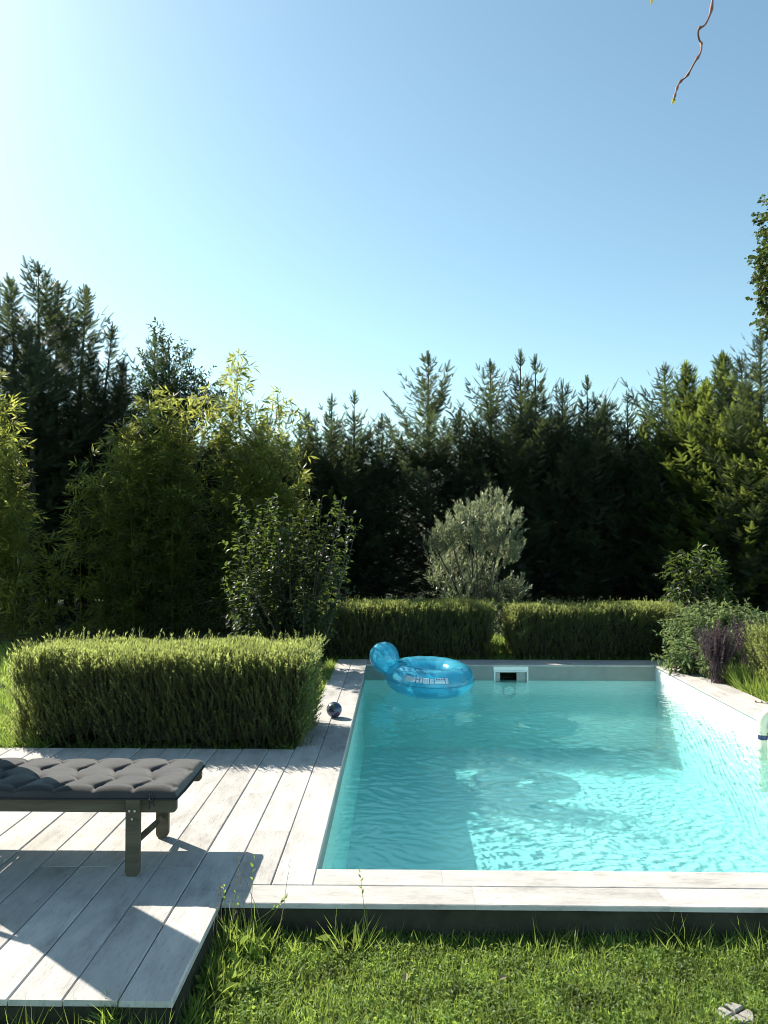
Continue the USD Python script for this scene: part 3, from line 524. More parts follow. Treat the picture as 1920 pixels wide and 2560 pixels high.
ROW = [('c', 770, 1040, 15.2, 'low dark cypress spire just right of the bamboo'), ('b', 828, 992, 15.0, 'left of the twin cypress spires between bamboo and pool ring'), ('b', 885, 984, 15.0, 'right of the twin cypress spires between bamboo and pool ring'),
       ('c', 955, 1045, 15.3, 'low blunt cypress between the twin spires and the tallest spire'), ('a', 1071, 888, 14.8, 'tall broad cypress with open tiered branches, tallest above the swim ring'), ('c', 1150, 1030, 15.4, 'low dark cypress filling the gap beside the tall tiered one'),
       ('a', 1227, 908, 15.0, 'dense dark cypress directly above the olive tree'), ('b', 1302, 885, 14.9, 'left of two close pointed cypress tips behind the olive tree'), ('b', 1339, 897, 15.2, 'right of two close pointed cypress tips behind the olive tree'),
       ('c', 1406, 960, 15.0, 'slim lower cypress spire above the skimmer'), ('b', 1468, 950, 14.8, 'single slender cypress spire standing free in the middle of the low row'), ('c', 1512, 1002, 15.3, 'short bushy cypress right of the slender free spire'),
       ('b', 1568, 985, 15.0, 'small narrow cypress spire with sky gaps on both sides'), ('c', 1612, 1060, 15.5, 'lowest cypress of the row, left of the dark pointed one'), ('a', 1661, 915, 14.6, 'dark pointed cypress standing in front of the bright green trees'),
       ('a', 1898, 838, 13.2, 'tall dark cypress at the right edge, under the round-leaved tree'), ('a', 1852, 898, 13.8, 'dark cypress just left of the tallest right edge one'),
       ('b', 2010, 900, 13.4, 'dark cypress beyond the right picture edge, next to the tall edge one'), ('a', 2130, 880, 13.6, 'second dark cypress beyond the right picture edge'), ('c', 2260, 960, 13.5, 'outermost low cypress beyond the right picture edge')]
rr = random.Random(9)
for form, u, v, d, lb in ROW: plant_cypress(form, u, v, d, lb, rr.uniform(0, 360))
for u, v, d, lb in ((1713, 912, 14.4, 'bright yellow green conifer beside the dark pointed cypress'), (1806, 888, 14.2, 'tallest bright yellow green conifer at the right of the row'), (1762, 955, 14.0, 'lower bright green conifer between the two taller bright ones'), (1862, 1010, 13.3, 'bright green conifer low at the right edge')):
    plant_cypress('thuja', u, v, d, lb, rr.uniform(0, 360), 'bright_conifer', 'conifer', 'bright green conifers at the right end of the row')
for u, v, d, lb in ((380, 842, 14.8, 'dark cypress spire rising between the big conifer and the pale leafed tree'), (300, 900, 15.0, 'dark cypress crowded against the right side of the big conifer'), (455, 1040, 15.3, 'dark cypress behind the left half of the bamboo'), (560, 1050, 15.4, 'dark cypress behind the middle of the bamboo'), (665, 1045, 15.2, 'dark cypress behind the right edge of the bamboo')):
    plant_cypress('a' if v < 1000 else 'c', u, v, d, lb, rr.uniform(0, 360), group='dark cypresses behind the bamboo')

for u, v, d, lb in ((-40, 985, 16.8, 'dark cypress at the left picture edge, deep behind the big conifer'), (90, 1000, 16.6, 'dark cypress deep behind the middle of the big conifer'), (210, 1010, 16.9, 'dark cypress deep behind the right side of the big conifer'), (330, 1015, 16.6, 'dark cypress deep behind the left edge of the bamboo clump'), (440, 1040, 16.8, 'dark cypress deep behind the airy compound-leaved tree'), (550, 1070, 16.6, 'dark cypress deep behind the tall bamboo plume'), (650, 1075, 16.9, 'dark cypress deep behind the right edge of the bamboo clump'), (-180, 980, 16.8, 'dark cypress left of the big conifer, beyond the picture edge')):
    plant_cypress('c', u, v, d, lb, rr.uniform(0, 360), 'background_cypress', group='deep shade cypresses at the left', wide=1.15)
# -- the big many-headed conifer at the left edge
rg = np.random.default_rng(61); Tk, Cr = [], []
base = np.array([at_depth(110, 1300, 14.0)[0], 14.0, BACK_Z])
for (u, v, dd, r) in ((-70, 730, .3, 1.6), (10, 700, -.2, 1.3), (80, 655, .2, 1.3), (132, 705, 1.2, 1.2), (205, 715, 1.6, 1.3), (272, 820, 1.6, 1.3), (60, 820, -.8, 1.3), (300, 920, 1.2, 1.2), (-170, 700, .0, 1.8), (-320, 740, -.6, 1.8), (-240, 715, -.4, 1.8), (-270, 740, .6, 1.8), (-400, 720, .0, 1.8)):  # the unseen heads at far left are added to shade the bamboo
    tip = at_depth(u, v, 14.0 + dd); foot = np.array([base[0] * .45 + tip[0] * .55, 14.0 + dd * .6, BACK_Z]); H = tip[2] - BACK_Z
    t_, c_ = cypress(rg, H, r, .50, per_m=26, low=.3, zone=.30, upper=20, leader=(tip[0] - foot[0], tip[1] - foot[1]), spray=.32, ragged=1.0, tip_el=50, low_el=0); Tk.append(shift(t_, foot)); Cr.append(shift(c_, foot))
big = thing('large_conifer', 'very tall dark many-headed conifer rising over everything at the left edge', 'conifer', base)
part(big, 'trunk', join(*Tk), BARK); part(big, 'crown', join(*Cr), CYPRESS)

# -- pale compound-leaved tree behind the bamboo
rg = np.random.default_rng(71); ab = at_depth(440, 1300, 13.4); ab[2] = BACK_Z
tips = np.array([at_depth(u, v, 13.4 + rg.uniform(-.4, .4)) for u, v in ((398, 838), (415, 850), (455, 882), (432, 905), (490, 935), (520, 955), (355, 890), (385, 930), (470, 960), (505, 1000), (440, 985), (345, 960), (540, 985))])
lv, st = [], [tube([ab, ab + (0, 0, 1.8), np.array([ab[0] - .1, 13.4, 3.2])], [.09, .06, .03], 8)]
for tp in tips:
    st0 = np.array([ab[0] - .1, 13.4, 2.4 + rg.uniform(0, .8)]); mid = (st0 + tp) / 2 + (0, 0, .15); st.append(tube([st0, mid, tp], [.018, .012, .004], 5))
    m = 34; t = rg.uniform(.3, 1, m); B = st0 * (1 - t)[:, None] + tp * t[:, None] + rg.normal(0, .05, (m, 3)); D = norm(norm(tp - st0) * .8 + rg.normal(0, .55, (m, 3)))
    lv.append(shoots(rg, B, D, .30, 11, OVATE, .075, .03, splay=(45, 70), t0=.2, upness=.7)); st.append(stems(B, D, .30, .0025))
ash = thing('compound_leaf_tree', 'thin airy tree with small compound leaves against the sky above the bamboo', 'tree', ab)
part(ash, 'trunk', join(*st), BARK); part(ash, 'crown', join(*lv), ASH)

# -- bamboo
def bamboo(name, label, seed, spots, leaves=9, ll=.15):
    """spots: (u, v, distance) of each culm's tip"""
    rg = np.random.default_rng(seed); c0 = np.mean([at_depth(u, 1333, d) for u, v, d in spots], axis=0); c0[2] = BACK_Z
    culms, lv, tw = [], [], []
    for u, v, d in spots:
        tip = at_depth(u, v, d); foot = np.array([tip[0] * .82 + c0[0] * .18 + rg.normal(0, .08), d + rg.normal(0, .15), BACK_Z]); H = tip[2] - BACK_Z
        t = np.linspace(0, 1, 12); line = foot + (tip - foot) * np.stack([t ** 2.2, t ** 2.2, t ** .92], -1); culms.append(tube(line, np.linspace(.013, .002, 12), 6))
        m = int(H * 26); s = rg.uniform(.02, 1, m); B = np.stack([np.interp(s, t, line[:, k]) for k in range(3)], -1)
        D = dirs(rg, m, (5, 60)); Ln = rg.uniform(.14, .40, m) * (1.08 - .55 * s ** 3) * np.where(rg.random(m) < .12, 1.7, 1.0); bend = np.tile([0, 0, -.38], (m, 1))
        lv.append(shoots(rg, B, D, Ln, leaves, TRI, ll, .026, splay=(25, 65), t0=.25, bend=bend, droop=.12, upness=.5)); tw.append(stems(B, D, Ln, .0018, bend))
    th = thing(name, label, 'bamboo', c0); part(th, 'culms', join(*culms), BAMBOO, kind='stuff'); part(th, 'twigs', join(*tw), BAMBOO, kind='stuff'); part(th, 'foliage', join(*lv), BAMBOO)
br = random.Random(4); spots = [(592, 880, 12.0), (365, 985, 11.8), (395, 1000, 12.2), (425, 978, 11.7), (470, 990, 12.3), (520, 970, 11.8), (560, 985, 12.3), (640, 1000, 12.0), (700, 965, 12.2), (738, 1005, 12.0), (330, 1040, 11.9), (300, 1065, 11.6), (262, 1105, 11.8), (675, 1040, 11.7), (720, 1080, 11.6), (604, 960, 11.7), (575, 905, 12.3), (755, 1130, 12.1)]
for u, v in ((190, 1160), (215, 1120), (235, 1190), (180, 1260), (250, 1230), (745, 1210), (760, 1260), (280, 1150)): spots.append((u, v, br.uniform(11.4, 12.2)))
for k in range(26):
    u = br.uniform(265, 735); spots.append((u, max(1000 + abs(u - 480) * .30, 960) + br.uniform(10, 190), br.uniform(11.75, 12.35)))
bamboo('bamboo_clump', 'broad light green bamboo clump with one high plume, behind the front hedge', 81, spots)
spots = [(-60, 905, 10.6), (-22, 930, 10.4), (4, 1000, 10.7), (26, 1095, 10.5), (-85, 960, 10.3), (-5, 1080, 10.2), (60, 1260, 10.9), (110, 1330, 11.0), (-30, 1140, 10.3), (180, 1360, 11.2), (-95, 930, 10.6)]
bamboo('bamboo_clump', 'narrow bamboo clump cut by the left edge of the picture', 82, spots)

# -- broad-leaved shrub, olive and the small tree at the right
rg = np.random.default_rng(91); sb = at_depth(715, 1600, 8.7); sb[2] = BACK_Z
tips = [(596, 1248), (612, 1262), (640, 1265), (690, 1232), (668, 1252), (745, 1245), (775, 1240), (805, 1243), (856, 1240), (862, 1250), (880, 1305), (890, 1325), (830, 1285), (720, 1290), (570, 1412), (555, 1455), (590, 1330), (605, 1380), (640, 1330), (680, 1350), (760, 1340), (810, 1360), (850, 1380), (865, 1420), (560, 1540), (575, 1500), (640, 1420), (720, 1400), (790, 1430), (845, 1490), (620, 1470), (700, 1480), (760, 1500), (590, 1570), (660, 1540), (820, 1540)]
st, lv = [], []
for u, v in tips:
    tp = at_depth(u, v, 8.7 + rg.uniform(-.42, .42)); a = np.array([sb[0] + rg.normal(0, .1), 8.7 + rg.normal(0, .1), BACK_Z]); mid = a * .45 + tp * .55 + (tp - a) * np.array([.18, .18, -.06]); st.append(tube([a, a * .75 + mid * .25 + (0, 0, .1), mid, tp], [.014, .011, .007, .003], 5))
    m = 10; t = np.linspace(.15, .85, m); B = a * (1 - t)[:, None] + tp * t[:, None] + rg.normal(0, .03, (m, 3)); D = norm(dirs(rg, m, (15, 65)) + (tp - a) * .5)
    B = np.vstack([B, mid[None]]); D = np.vstack([D, norm(tp - mid)[None]]); Ln = np.append(rg.uniform(.18, .40, m), np.linalg.norm(tp - mid))
    n = 12; lv.append(shoots(rg, B, D, Ln, n, OVATE, .082, .052, splay=(50, 85), t0=.08, droop=.15, upness=2.2, whorl=2, shape=lambda t: 1.05 - .3 * t)); st.append(stems(B, D, Ln, .003))
sh = thing('leafy_shrub', 'dark broad-leaved upright shrub standing behind the right end of the front hedge', 'shrub', sb)
part(sh, 'stems', join(*st), BARK, kind='stuff'); part(sh, 'leaves', join(*lv), SHRUB)

rg = np.random.default_rng(101); ob = at_depth(1195, 1600, 10.7); ob[2] = BACK_Z; st, lv = [], []
blobs = [(1228, 1262, .30, 60), (1170, 1270, .22, 34), (1260, 1300, .28, 50), (1120, 1310, .24, 44), (1085, 1345, .18, 26), (1190, 1335, .34, 70), (1268, 1355, .26, 40), (1120, 1390, .28, 50), (1200, 1420, .32, 60), (1090, 1425, .18, 26), (1150, 1470, .28, 46), (1235, 1480, .24, 36), (1285, 1458, .16, 22), (1300, 1440, .10, 10), (1190, 1520, .30, 44), (1260, 1530, .22, 26), (1135, 1520, .2, 22)]
for u, v, r, m in blobs:
    c = at_depth(1195 + (u - 1195) * .92, v + 34, 10.7 + rg.uniform(-.25, .25)); a = ob + (rg.normal(0, .05), rg.normal(0, .05), 0); st.append(tube([a, a * .6 + c * .4 + (0, 0, .12), c], [.03, .018, .006], 6))
    m = int(m * 1.25); r *= .88; q = norm(rg.normal(0, 1, (m, 3))); B = c + q * (r * rg.random(m) ** .5)[:, None]; D = norm(q * .45 + np.array([0, 0, .95]) + rg.normal(0, .25, (m, 3)))
    lv.append(shoots(rg, B, D, rg.uniform(.12, .24, m), 18, TRI, .060, .018, splay=(25, 50), t0=.05, upness=.5)); st.append(stems(B, D, .2, .002))
ol = thing('olive_tree', 'silvery grey green young olive tree standing behind the gap in the back hedges', 'olive tree', ob)
part(ol, 'trunk', join(*st), BARK); part(ol, 'crown', join(*lv), OLIVE)

rg = np.random.default_rng(111); fb = at_depth(1720, 1600, 9.9); fb[2] = BACK_Z; st, lv = [], []
for u, v in ((1742, 1382), (1700, 1395), (1672, 1408), (1765, 1405), (1790, 1420), (1690, 1440), (1735, 1430), (1775, 1450), (1795, 1470), (1675, 1480), (1720, 1490), (1760, 1500), (1740, 1460), (1700, 1465), (1790, 1500), (1680, 1500)):
    tp = at_depth(u, v, 9.9 + rg.uniform(-.3, .3)); a = fb + (0, 0, .3); mid = a * .5 + tp * .5 + (0, 0, .08); st.append(tube([fb, a, mid, tp], [.018, .015, .008, .003], 6))
    m = 9; D = norm(norm(tp - mid) + rg.normal(0, .6, (m, 3))); B = tp + rg.normal(0, .05, (m, 3)) - norm(tp - mid) * .12
    lv.append(shoots(rg, B, D, .17, 7, OVATE, .085, .042, splay=(40, 75), t0=.2, droop=.25, upness=1.2))
sm = thing('small_tree', 'small sapling with drooping green leaves rising behind the sage bush', 'sapling', fb); part(sm, 'trunk', join(*st), BARK); part(sm, 'crown', join(*lv), SHRUB)

rg = np.random.default_rng(121); tb = np.array([6.9, 11.2, BACK_Z]); st, lv = [tube([tb, tb + (.05, 0, 2.2), tb + (-.1, 0, 4.2), tb + (.1, 0, 5.8)], [.14, .11, .07, .02], 9)], []
for (u, v, r, m) in ((1905, 540, .25, 34), (1935, 570, .4, 60), (1915, 610, .25, 34), (1893, 672, .24, 36), (1925, 690, .34, 56), (1900, 730, .22, 30), (1910, 760, .3, 44), (1945, 640, .4, 70), (1920, 800, .28, 40), (1895, 812, .18, 24), (1960, 730, .45, 80), (1990, 560, .6, 90), (2010, 680, .7, 120), (2020, 820, .7, 120), (2080, 600, .7, 90), (2100, 760, .8, 110), (1960, 830, .4, 60), (2160, 690, .7, 80), (1960, 490, .25, 24), (2050, 470, .5, 50)):
    c = at_depth(u + 24, v, 11.2 + rg.uniform(-.5, .5)); st.append(tube([tb + (0, 0, 2.6 + rg.uniform(0, 1.8)), (tb + c) / 2 + (0, 0, 2.2), c], [.03, .02, .006], 6)); q = norm(rg.normal(0, 1, (m, 3))); B = c + q * (r * .8 * rg.random(m) ** .5)[:, None]; D = norm(q + rg.normal(0, .5, (m, 3)))
    lv.append(shoots(rg, B, D, .14, 7, OVATE, .062, .055, splay=(40, 85), t0=.1, droop=.3, upness=.6)); st.append(stems(B, D, .14, .002))
rt = thing('round_leaf_tree', 'tall deciduous tree with small round leaves cut by the right edge', 'tree', tb); part(rt, 'trunk', join(*st), BARK); part(rt, 'crown', join(*lv), RIGHT_TREE)

# -- clipped rosemary hedges
def rosemary(name, label, cat, seed, x0, x1, y0, y1, h, z0, top=2100, side=1900, inside=1500, group=None, lean=0.0, round_=.10, sl=(.13, .23)):
    rg = np.random.default_rng(seed); w, d = x1 - x0, y1 - y0
    def height(x, y):
        e = np.minimum.reduce([(x - x0), (x1 - x), (y - y0) * 1.0, (y1 - y)]); return h - .06 * np.clip(1 - e / round_, 0, 1) ** 2 + .07 * (meshkit.fbm(np.stack([x * 3.2, y * 3.2, 0 * x + seed], -1), 3) - .5)
    Bs, Ds, Ls = [], [], []
    x, y = rg.uniform(x0, x1, top), rg.uniform(y0, y1, top); L = rg.uniform(*sl, top); L *= np.where(rg.random(top) < .08, 1.35, 1); Bs.append(np.stack([x, y, z0 + height(x, y) - L * .9], -1)); Ds.append(norm(np.stack([rg.normal(lean, .06, top), rg.normal(0, .06, top), np.ones(top)], -1))); Ls.append(L)
    per = 2 * (w + d); s = rg.uniform(0, per, side); z = rg.uniform(-.14, 1, side)
    sx = np.select([s < w, s < w + d, s < 2 * w + d], [x0 + s, np.full(side, x1), x1 - (s - w - d)], x0); sy = np.select([s < w, s < w + d, s < 2 * w + d], [np.full(side, y0), y0 + (s - w), np.full(side, y1)], y1 - (s - 2 * w - d))
    nx_ = np.select([s < w, s < w + d, s < 2 * w + d], [0, 1, 0], -1); ny_ = np.select([s < w, s < w + d, s < 2 * w + d], [-1, 0, 1], 0)
    bulge = .10 * (meshkit.fbm(np.stack([sx * 4, sy * 4, z * 2.5], -1), 3) - .62) - .04 * (1 - z) ** 1.5; L = rg.uniform(*sl, side)
    Bs.append(np.stack([sx + nx_ * (bulge - .04), sy + ny_ * (bulge - .04), z0 + z * (h - .11)], -1)); Ds.append(norm(np.stack([nx_ * .45 + rg.normal(0, .22, side), ny_ * .45 + rg.normal(0, .22, side), np.full(side, .9)], -1))); Ls.append(L)
    q = rg.uniform(0, 1, (inside, 3)); Bs.append(np.stack([x0 + .08 + q[:, 0] * (w - .16), y0 + .06 + q[:, 1] * (d - .12), z0 + .12 + q[:, 2] ** .7 * (h - .24)], -1)); Ds.append(norm(np.stack([rg.normal(0, .5, inside), rg.normal(0, .5, inside), np.full(inside, .8)], -1))); Ls.append(rg.uniform(*sl, inside))
    B, D, L = np.vstack(Bs), np.vstack(Ds), np.concatenate(Ls)
    lv = shoots(rg, B, D, L, 24, NEEDLE, .026, .0085, splay=(24, 48), t0=.05, upness=.4)
    m = int(w * 34); fx, fy = rg.uniform(x0 + .1, x1 - .1, m), rg.uniform(y0 + .12, y1 - .12, m); wd = norm(np.stack([rg.normal(0, .16, m), rg.normal(0, .16, m), np.ones(m)], -1))
    wood = join(stems(np.stack([fx, fy, np.full(m, z0 - .02)], -1), wd, h * .72, .009), stems(B, D, L, .0022))
    core = trimesh.creation.box((w - .20, d - .22, h - .16)); core = core.subdivide_to_size(.09); cv = np.array(core.vertices); cv *= 1 - .10 * (np.abs(cv[:, 2:]) < 0) ; cv += ((x0 + x1) / 2, (y0 + y1) / 2, z0 + .03 + (h - .16) / 2)  # solid dark core for the twigs, added to stop sun passing through
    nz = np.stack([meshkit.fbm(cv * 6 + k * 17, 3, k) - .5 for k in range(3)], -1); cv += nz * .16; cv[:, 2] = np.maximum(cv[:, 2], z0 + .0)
    th = thing(name, label, cat, ((x0 + x1) / 2, (y0 + y1) / 2, z0), group=group); part(th, 'inner_twigs', (cv, np.array(core.faces)), TWIG_CORE, kind='stuff'); part(th, 'stems', wood, BARK, kind='stuff'); part(th, 'foliage', lv, ROSEMARY)
rosemary('hedge', 'boxy clipped rosemary hedge in the left foreground, behind the sun lounger', 'hedge', 131, -2.74, -.65, 5.52, 6.28, .65, -.01, top=2900, side=3400, inside=3000)
rosemary('hedge', 'clipped rosemary hedge behind the swim ring, left of the olive tree', 'hedge', 132, -1.15, 1.12, 9.40, 10.0, .65, -.02, top=3000, side=2800, inside=2000)
rosemary('hedge', 'clipped rosemary hedge above the skimmer, right of the olive tree', 'hedge', 133, 1.36, 3.40, 9.40, 10.0, .63, -.02, top=2700, side=2500, inside=1800)
rosemary('rosemary_bush', 'bright upright rosemary bush at the right edge above the pipe', 'bush', 134, 3.42, 4.6, 7.05, 7.75, .62, -.02, top=900, side=1100, inside=700, lean=-.1, round_=.22, sl=(.16, .30))

# -- sage bush, dried flower clumps
rg = np.random.default_rng(141)
B, D, L = [], [], []
for (u, v, d, m, r) in ((1690, 1560, 8.9, 60, .30), (1740, 1545, 9.1, 60, .30), (1800, 1545, 9.0, 46, .26), (1850, 1550, 9.2, 36, .22), (1680, 1625, 8.6, 46, .26), (1725, 1640, 8.4, 46, .26), (1780, 1600, 8.7, 40, .24), (1830, 1600, 8.8, 30, .22)):
    c = at_depth(u + 22, v + 4, d); q = norm(rg.normal(0, 1, (m, 3))) * (r * .86 * rg.random((m, 1)) ** .5); p = c + q * (1, 1, .75); B.append(p - (0, 0, .10)); D.append(norm(q * 1.3 + np.array([-.05, -.08, .55]) + rg.normal(0, .18, (m, 3)))); L.append(rg.uniform(.14, .26, m))
B, D, L = np.vstack(B), np.vstack(D), np.concatenate(L)
c = np.array([3.55, 8.8, BACK_Z]); sg = thing('sage_bush', 'pale green sage bush spilling over the far right corner of the pool coping', 'bush', c)
foot = c + rg.normal(0, .16, (len(B), 3)) * (1, 1, 0); dd = B - foot; part(sg, 'stems', join(stems(foot, norm(dd), np.linalg.norm(dd, axis=1), .004), stems(B, D, L, .003)), BARK, kind='stuff')
part(sg, 'leaves', shoots(rg, B, D, L, 13, LANCE, .088, .032, splay=(40, 78), t0=.05, droop=.12, upness=1.3, whorl=2, shape=lambda t: 1.1 - .4 * t), SAGE)
def dried(label, seed, u, v, d, m, sp, hgt):
    rg = np.random.default_rng(seed); c = at_depth(u, v, d); foot = np.array([c[0], d, BACK_Z]); B = foot + rg.normal(0, .035, (m, 3)) * (1, 1, 0)
    top = c + rg.normal(0, 1, (m, 3)) * (sp, sp, hgt); dd = top - B; L = np.linalg.norm(dd, axis=1); D = dd / L[:, None]
    th = thing('dried_flower_clump', label, 'flower clump', foot); part(th, 'stalks', stems(B, D, L, .0022), STRAW if False else LAVENDER, kind='stuff')
    part(th, 'flower_heads', shoots(rg, B + D * (L * .5)[:, None], D, L * .55, 40, TRI, .020, .012, splay=(25, 60), t0=.15, upness=.3), LAVENDER)
dried('purple brown dried flower clump in front of the sage bush', 151, 1782, 1590, 7.95, 170, .10, .06)
dried('smaller purple brown dried flower clump above the rosemary at the right edge', 152, 1862, 1568, 8.3, 80, .12, .04)

# ------------------------------------------------------------------ grass, weeds, tendril
BLADE = (np.array([[0, .5, 0], [0, -.5, 0], [.5, .42, .02], [.5, -.42, .02], [1, 0, -.10]], float), np.array([[0, 1, 3], [0, 3, 2], [2, 3, 4]]))
def blades(rg, x, y, z, hl, wl, el=(35, 85)):
    m = len(x); D = dirs(rg, m, el); N = norm(rg.normal(0, 1, (m, 3)) + np.array([0, -.3, .5])); return place(BLADE, np.stack([x, y, z], -1), D, N, rg.uniform(*hl, m), rg.uniform(*wl, m))
def turf(rg, x0, x1, y0, y1, per, hl=(.022, .05), wl=(.003, .006), clover=.42):
    m = int((x1 - x0) * (y1 - y0) * per * 1.15); x, y = rg.uniform(x0, x1, m), rg.uniform(y0, y1, m); t = meshkit.fbm(np.stack([x * 4, y * 4, 0 * x], -1), 3, 8); keep = rg.random(m) < .45 + 1.0 * t; keep &= (x - cp[0]) ** 2 + (y - cp[1]) ** 2 > .046 ** 2; x, y, t = x[keep], y[keep], t[keep]
    z = ground_height(x, y) - .004; out = [blades(rg, x, y, z, hl, wl, (25, 80))]
    c = rg.random(len(x)) < clover * np.clip(2.2 * t - .4, .1, 2); xc, yc = x[c] + rg.normal(0, .004, c.sum()), y[c]; D = dirs(rg, c.sum(), (-5, 55)); N = norm(np.tile([0, 0, 1.0], (c.sum(), 1)) + rg.normal(0, .4, (c.sum(), 3)))
    out.append(place(OVATE, np.stack([xc, yc, z[c] + rg.uniform(.010, .034, c.sum())], -1), D, N, rg.uniform(.010, .021, c.sum()), rg.uniform(.007, .013, c.sum())))
    return join(*out)
rg = np.random.default_rng(161)
lawn = [turf(rg, -.71, 2.0, 2.15, EDGE_Y + .01, 21000), turf(rg, -2.2, -.72, 1.7, FRONT_Y, 9000), turf(rg, -2.0, -.72, 2.38, FRONT_Y - .01, 5000, (.09, .20), (.004, .008), .5), turf(rg, -.715, -.665, FRONT_Y + .02, EDGE_Y, 16000, (.06, .13), (.004, .008), .5), turf(rg, -.71, 3.6, 1.2, 2.15, 5000), turf(rg, 2.0, 4.2, 2.15, EDGE_Y, 5000),
        turf(rg, -.715, EDGE_Y * 0 + 2.0, EDGE_Y - .12, EDGE_Y + .0, 5000, (.04, .09), (.003, .006), .1),
        turf(rg, -.70, -.60, FRONT_Y + .02, EDGE_Y, 12000, (.03, .085), (.004, .008), .6), turf(rg, -.66, -.36, 2.86, EDGE_Y, 7000, (.04, .09), (.004, .009), .5),
        turf(rg, -6.5, -2.7, 7.2, 10.5, 700, (.06, .16), (.010, .018)), turf(rg, -3.8, -2.5, HEDGE_Y + .02, 7.2, 2600, (.06, .16), (.006, .011)), turf(rg, -.70 - .12, -.725, HEDGE_Y, 9.2, 6500, (.04, .12), (.005, .010)), turf(rg, -2.4, -.5, HEDGE_Y + .03, 5.75, 900, (.03, .07), (.005, .009)),
        turf(rg, -2.6, -.75, 6.2, 7.6, 1200, (.05, .12), (.007, .012)), turf(rg, -1.2, 3.5, 9.36, 11.6, 1500, (.05, .11), (.008, .014)), turf(rg, 3.3, 4.6, 3.8, 9.3, 1500, (.06, .16), (.006, .011)), turf(rg, 3.30, 3.62, 6.3, 8.2, 3600, (.12, .32), (.005, .009))]
single('grass', join(*lawn), GRASS, kind='stuff')

def tuft(name, label, cat, seed, x, y, z, m, r, hl, wl, el=(25, 85), leafy=0, mat_=None, stalks=0, seedheads=False):
    rg = np.random.default_rng(seed); th = thing(name, label, cat, (x, y, z)); a, q = rg.uniform(0, 6.28, m), r * rg.random(m) ** .6
    part(th, 'blades', blades(rg, x + q * np.cos(a), y + q * np.sin(a), np.full(m, z), hl, wl, el), mat_ or GRASS, kind='stuff')
    if leafy:
        B = np.stack([x + rg.normal(0, r * .7, leafy), y + rg.normal(0, r * .5, leafy), np.full(leafy, z)], -1); D = dirs(rg, leafy, (20, 70)); part(th, 'broad_leaves', place(OVATE, B, D, norm(rg.normal(0, .5, (leafy, 3)) + (0, 0, 1)), rg.uniform(.05, .13, leafy), rg.uniform(.02, .045, leafy)), GRASS, kind='stuff')
    if stalks:
        B = np.stack([x + rg.normal(0, r, stalks), y + rg.normal(0, r * .5, stalks), np.full(stalks, z)], -1); D = dirs(rg, stalks, (60, 85)); L = rg.uniform(.18, .34, stalks); bend = rg.normal(0, .12, (stalks, 3)) * (1, 1, 0); ms = [stems(B, D, L, .0022, bend)]
        part(th, 'stalks', join(*ms), STRAW if seedheads else GRASS, kind='stuff')
        tipb = B + D * (L * .82)[:, None] + bend * (L * .67)[:, None]; part(th, 'seed_heads' if seedheads else 'leaflets', shoots(rg, tipb, norm(D + 1.6 * bend), L * .3, 10 if seedheads else 5, NEEDLE if seedheads else OVATE, .014 if seedheads else .02, .004 if seedheads else .009, splay=(20, 45), t0=0.05), STRAW if seedheads else GRASS, kind='stuff')
tuft('weed_clump', 'tall dark weeds and long grass in the inner corner where deck and coping meet', 'weeds', 171, -.60, 3.08, LAWN_Z, 150, .09, (.06, .19), (.004, .009), leafy=50, stalks=8, seedheads=True)
tuft('weed_clump', 'leafy weeds growing along the right edge of the deck, below the tall corner weeds', 'weeds', 172, -.64, 2.82, LAWN_Z, 90, .08, (.05, .11), (.004, .010), leafy=50)
tuft('weed_clump', 'yellow green small-leaved weed poking above the corner of the coping', 'weeds', 173, -.655, 3.13, LAWN_Z, 24, .05, (.08, .2), (.003, .006), leafy=6, stalks=5)
tuft('weed_clump', 'small upright weed leaning on the dark coping riser, left of centre', 'weeds', 174, -.20, 3.10, LAWN_Z, 60, .07, (.08, .2), (.003, .006), leafy=10, stalks=1)
tuft('grass_tuft', 'tuft of thin grass rising over the coping edge near the right', 'grass tuft', 175, 1.12, 3.12, LAWN_Z, 34, .10, (.08, .20), (.003, .005), el=(35, 85))
tuft('grass_tuft', 'long grass tuft against the coping riser in the middle', 'grass tuft', 176, .62, 3.11, LAWN_Z, 28, .10, (.06, .16), (.003, .005))
tuft('grass_tuft', 'grass tuft against the coping riser close to the right edge', 'grass tuft', 177, 1.42, 3.11, LAWN_Z, 36, .09, (.07, .18), (.003, .005))
g0 = ground_at(284, 2490); tuft('grass_tuft', 'small pale green tuft growing from the front edge of the deck', 'grass tuft', 178, g0[0], FRONT_Y - .012, -.06, 60, .035, (.05, .11), (.004, .008), el=(-5, 80))
tuft('weed_clump', 'leafy weed growing below the front edge of the deck at the bottom left', 'weeds', 179, -.93, 2.40, LAWN_Z, 40, .07, (.06, .14), (.004, .008), leafy=24)

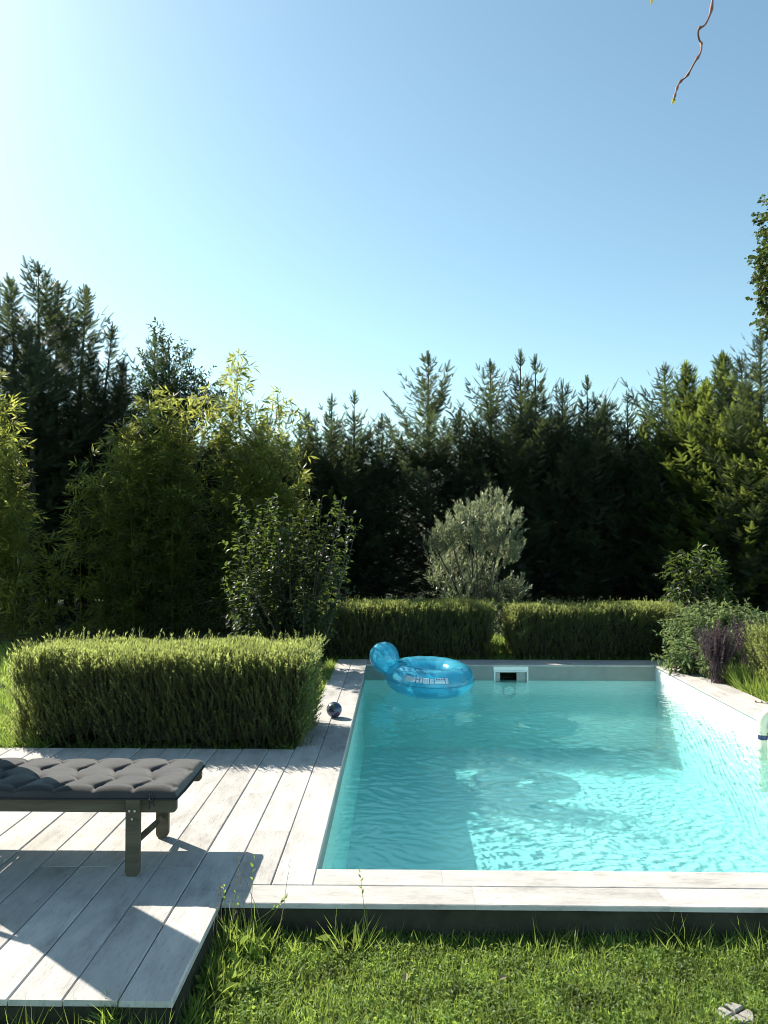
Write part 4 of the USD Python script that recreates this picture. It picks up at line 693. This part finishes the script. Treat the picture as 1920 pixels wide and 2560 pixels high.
# a few fallen white petals on the deck
def petal(x, y, z, a, label):
    d = np.array([[math.cos(a), math.sin(a), .15]]); single('petal', place(OVATE, np.array([[x, y, z]]), norm(d), np.array([[0, 0, 1.0]]), .022, .012), WHITE_PVC, label, 'petal')
for (u, v, lb) in ((17, 2146, 'white petal fallen on the deck under the lounger'), (318, 1921, 'white petal fallen on the deck right of the cushion corner')):
    p = ground_at(u, v, .004) if u < 100 else ground_at(545, 1919, .004); petal(p[0], p[1], .004, .4 + u, lb)
petal(-1.27, LY0 + .008, LZ + .003, .1, 'white petal caught on the near rail of the lounger')
rg = np.random.default_rng(181); lp = ground_at(1240, 2432, -.11); single('dry_leaf', place(OVATE, np.array([[lp[0], lp[1], -.105]]), norm(np.array([[1, .5, .2]])), np.array([[0, -.4, 1.0]]), .045, .02), STRAW, 'curled pale dry leaf lying on the front lawn near the middle', 'leaf')
lp = ground_at(1010, 2440, -.11); single('dry_leaf', place(OVATE, np.array([[lp[0], lp[1], -.105]]), norm(np.array([[.2, 1, .3]])), np.array([[.3, -.4, 1.0]]), .05, .018), STRAW, 'pale dry leaf standing in the front lawn left of the middle', 'leaf')

# the vine tendril and the leaf tip hanging into the top right corner, close to the camera
VD = 1.35
pts = [(1800, -160), (1793, -60), (1788, 4), (1778, 36), (1768, 52), (1757, 58), (1753, 72), (1756, 88), (1760, 96), (1761, 108), (1757, 124), (1746, 142), (1733, 165), (1722, 182), (1708, 194), (1700, 208), (1695, 224), (1690, 240)]
P = np.array([at_depth(u, v, VD + .012 * math.sin(i)) for i, (u, v) in enumerate(pts)])
from scipy.interpolate import CubicSpline
cs = CubicSpline(np.arange(len(P)), P); T_ = np.linspace(0, len(P) - 1, 90); line = cs(T_)
rad = .0016 + .0014 * sum(np.exp(-((T_ - c) / .28) ** 2) for c in (2.1, 4.9, 8.2, 10.6, 12.6, 14.0, 15.2, 16.4)) ; rad = rad * np.interp(T_, [0, 17], [1.15, .9])
vine = thing('vine_tendril', 'thin red brown knotted vine tendril hanging into the sky at the upper right', 'vine', P[0])
part(vine, 'stem', tube(line, rad, 7), VINE, smooth=True)
tipd = norm(np.array([[-.25, .1, -1.0], [.15, -.1, -1.0]])); part(vine, 'tip', place(OVATE, np.repeat(line[-1:], 2, 0) + (0, 0, .003), tipd, np.array([[0, -1.0, .1], [.5, -1, .1]]), .011, .006), VINE_TIP)
lf = at_depth(1641, -104, VD); th = thing('vine_leaf', 'yellow green tip of a vine leaf hanging at the top edge', 'leaf', lf)
part(th, 'blade', place(OVATE, np.array([lf]), norm(np.array([[.05, .05, -1.0]])), np.array([[.3, -1.0, .1]]), .062, .03), VINE_TIP)
part(th, 'stalk', tube([lf + (.01, 0, .09), lf + (.004, 0, .04), lf], .001, 5), VINE)
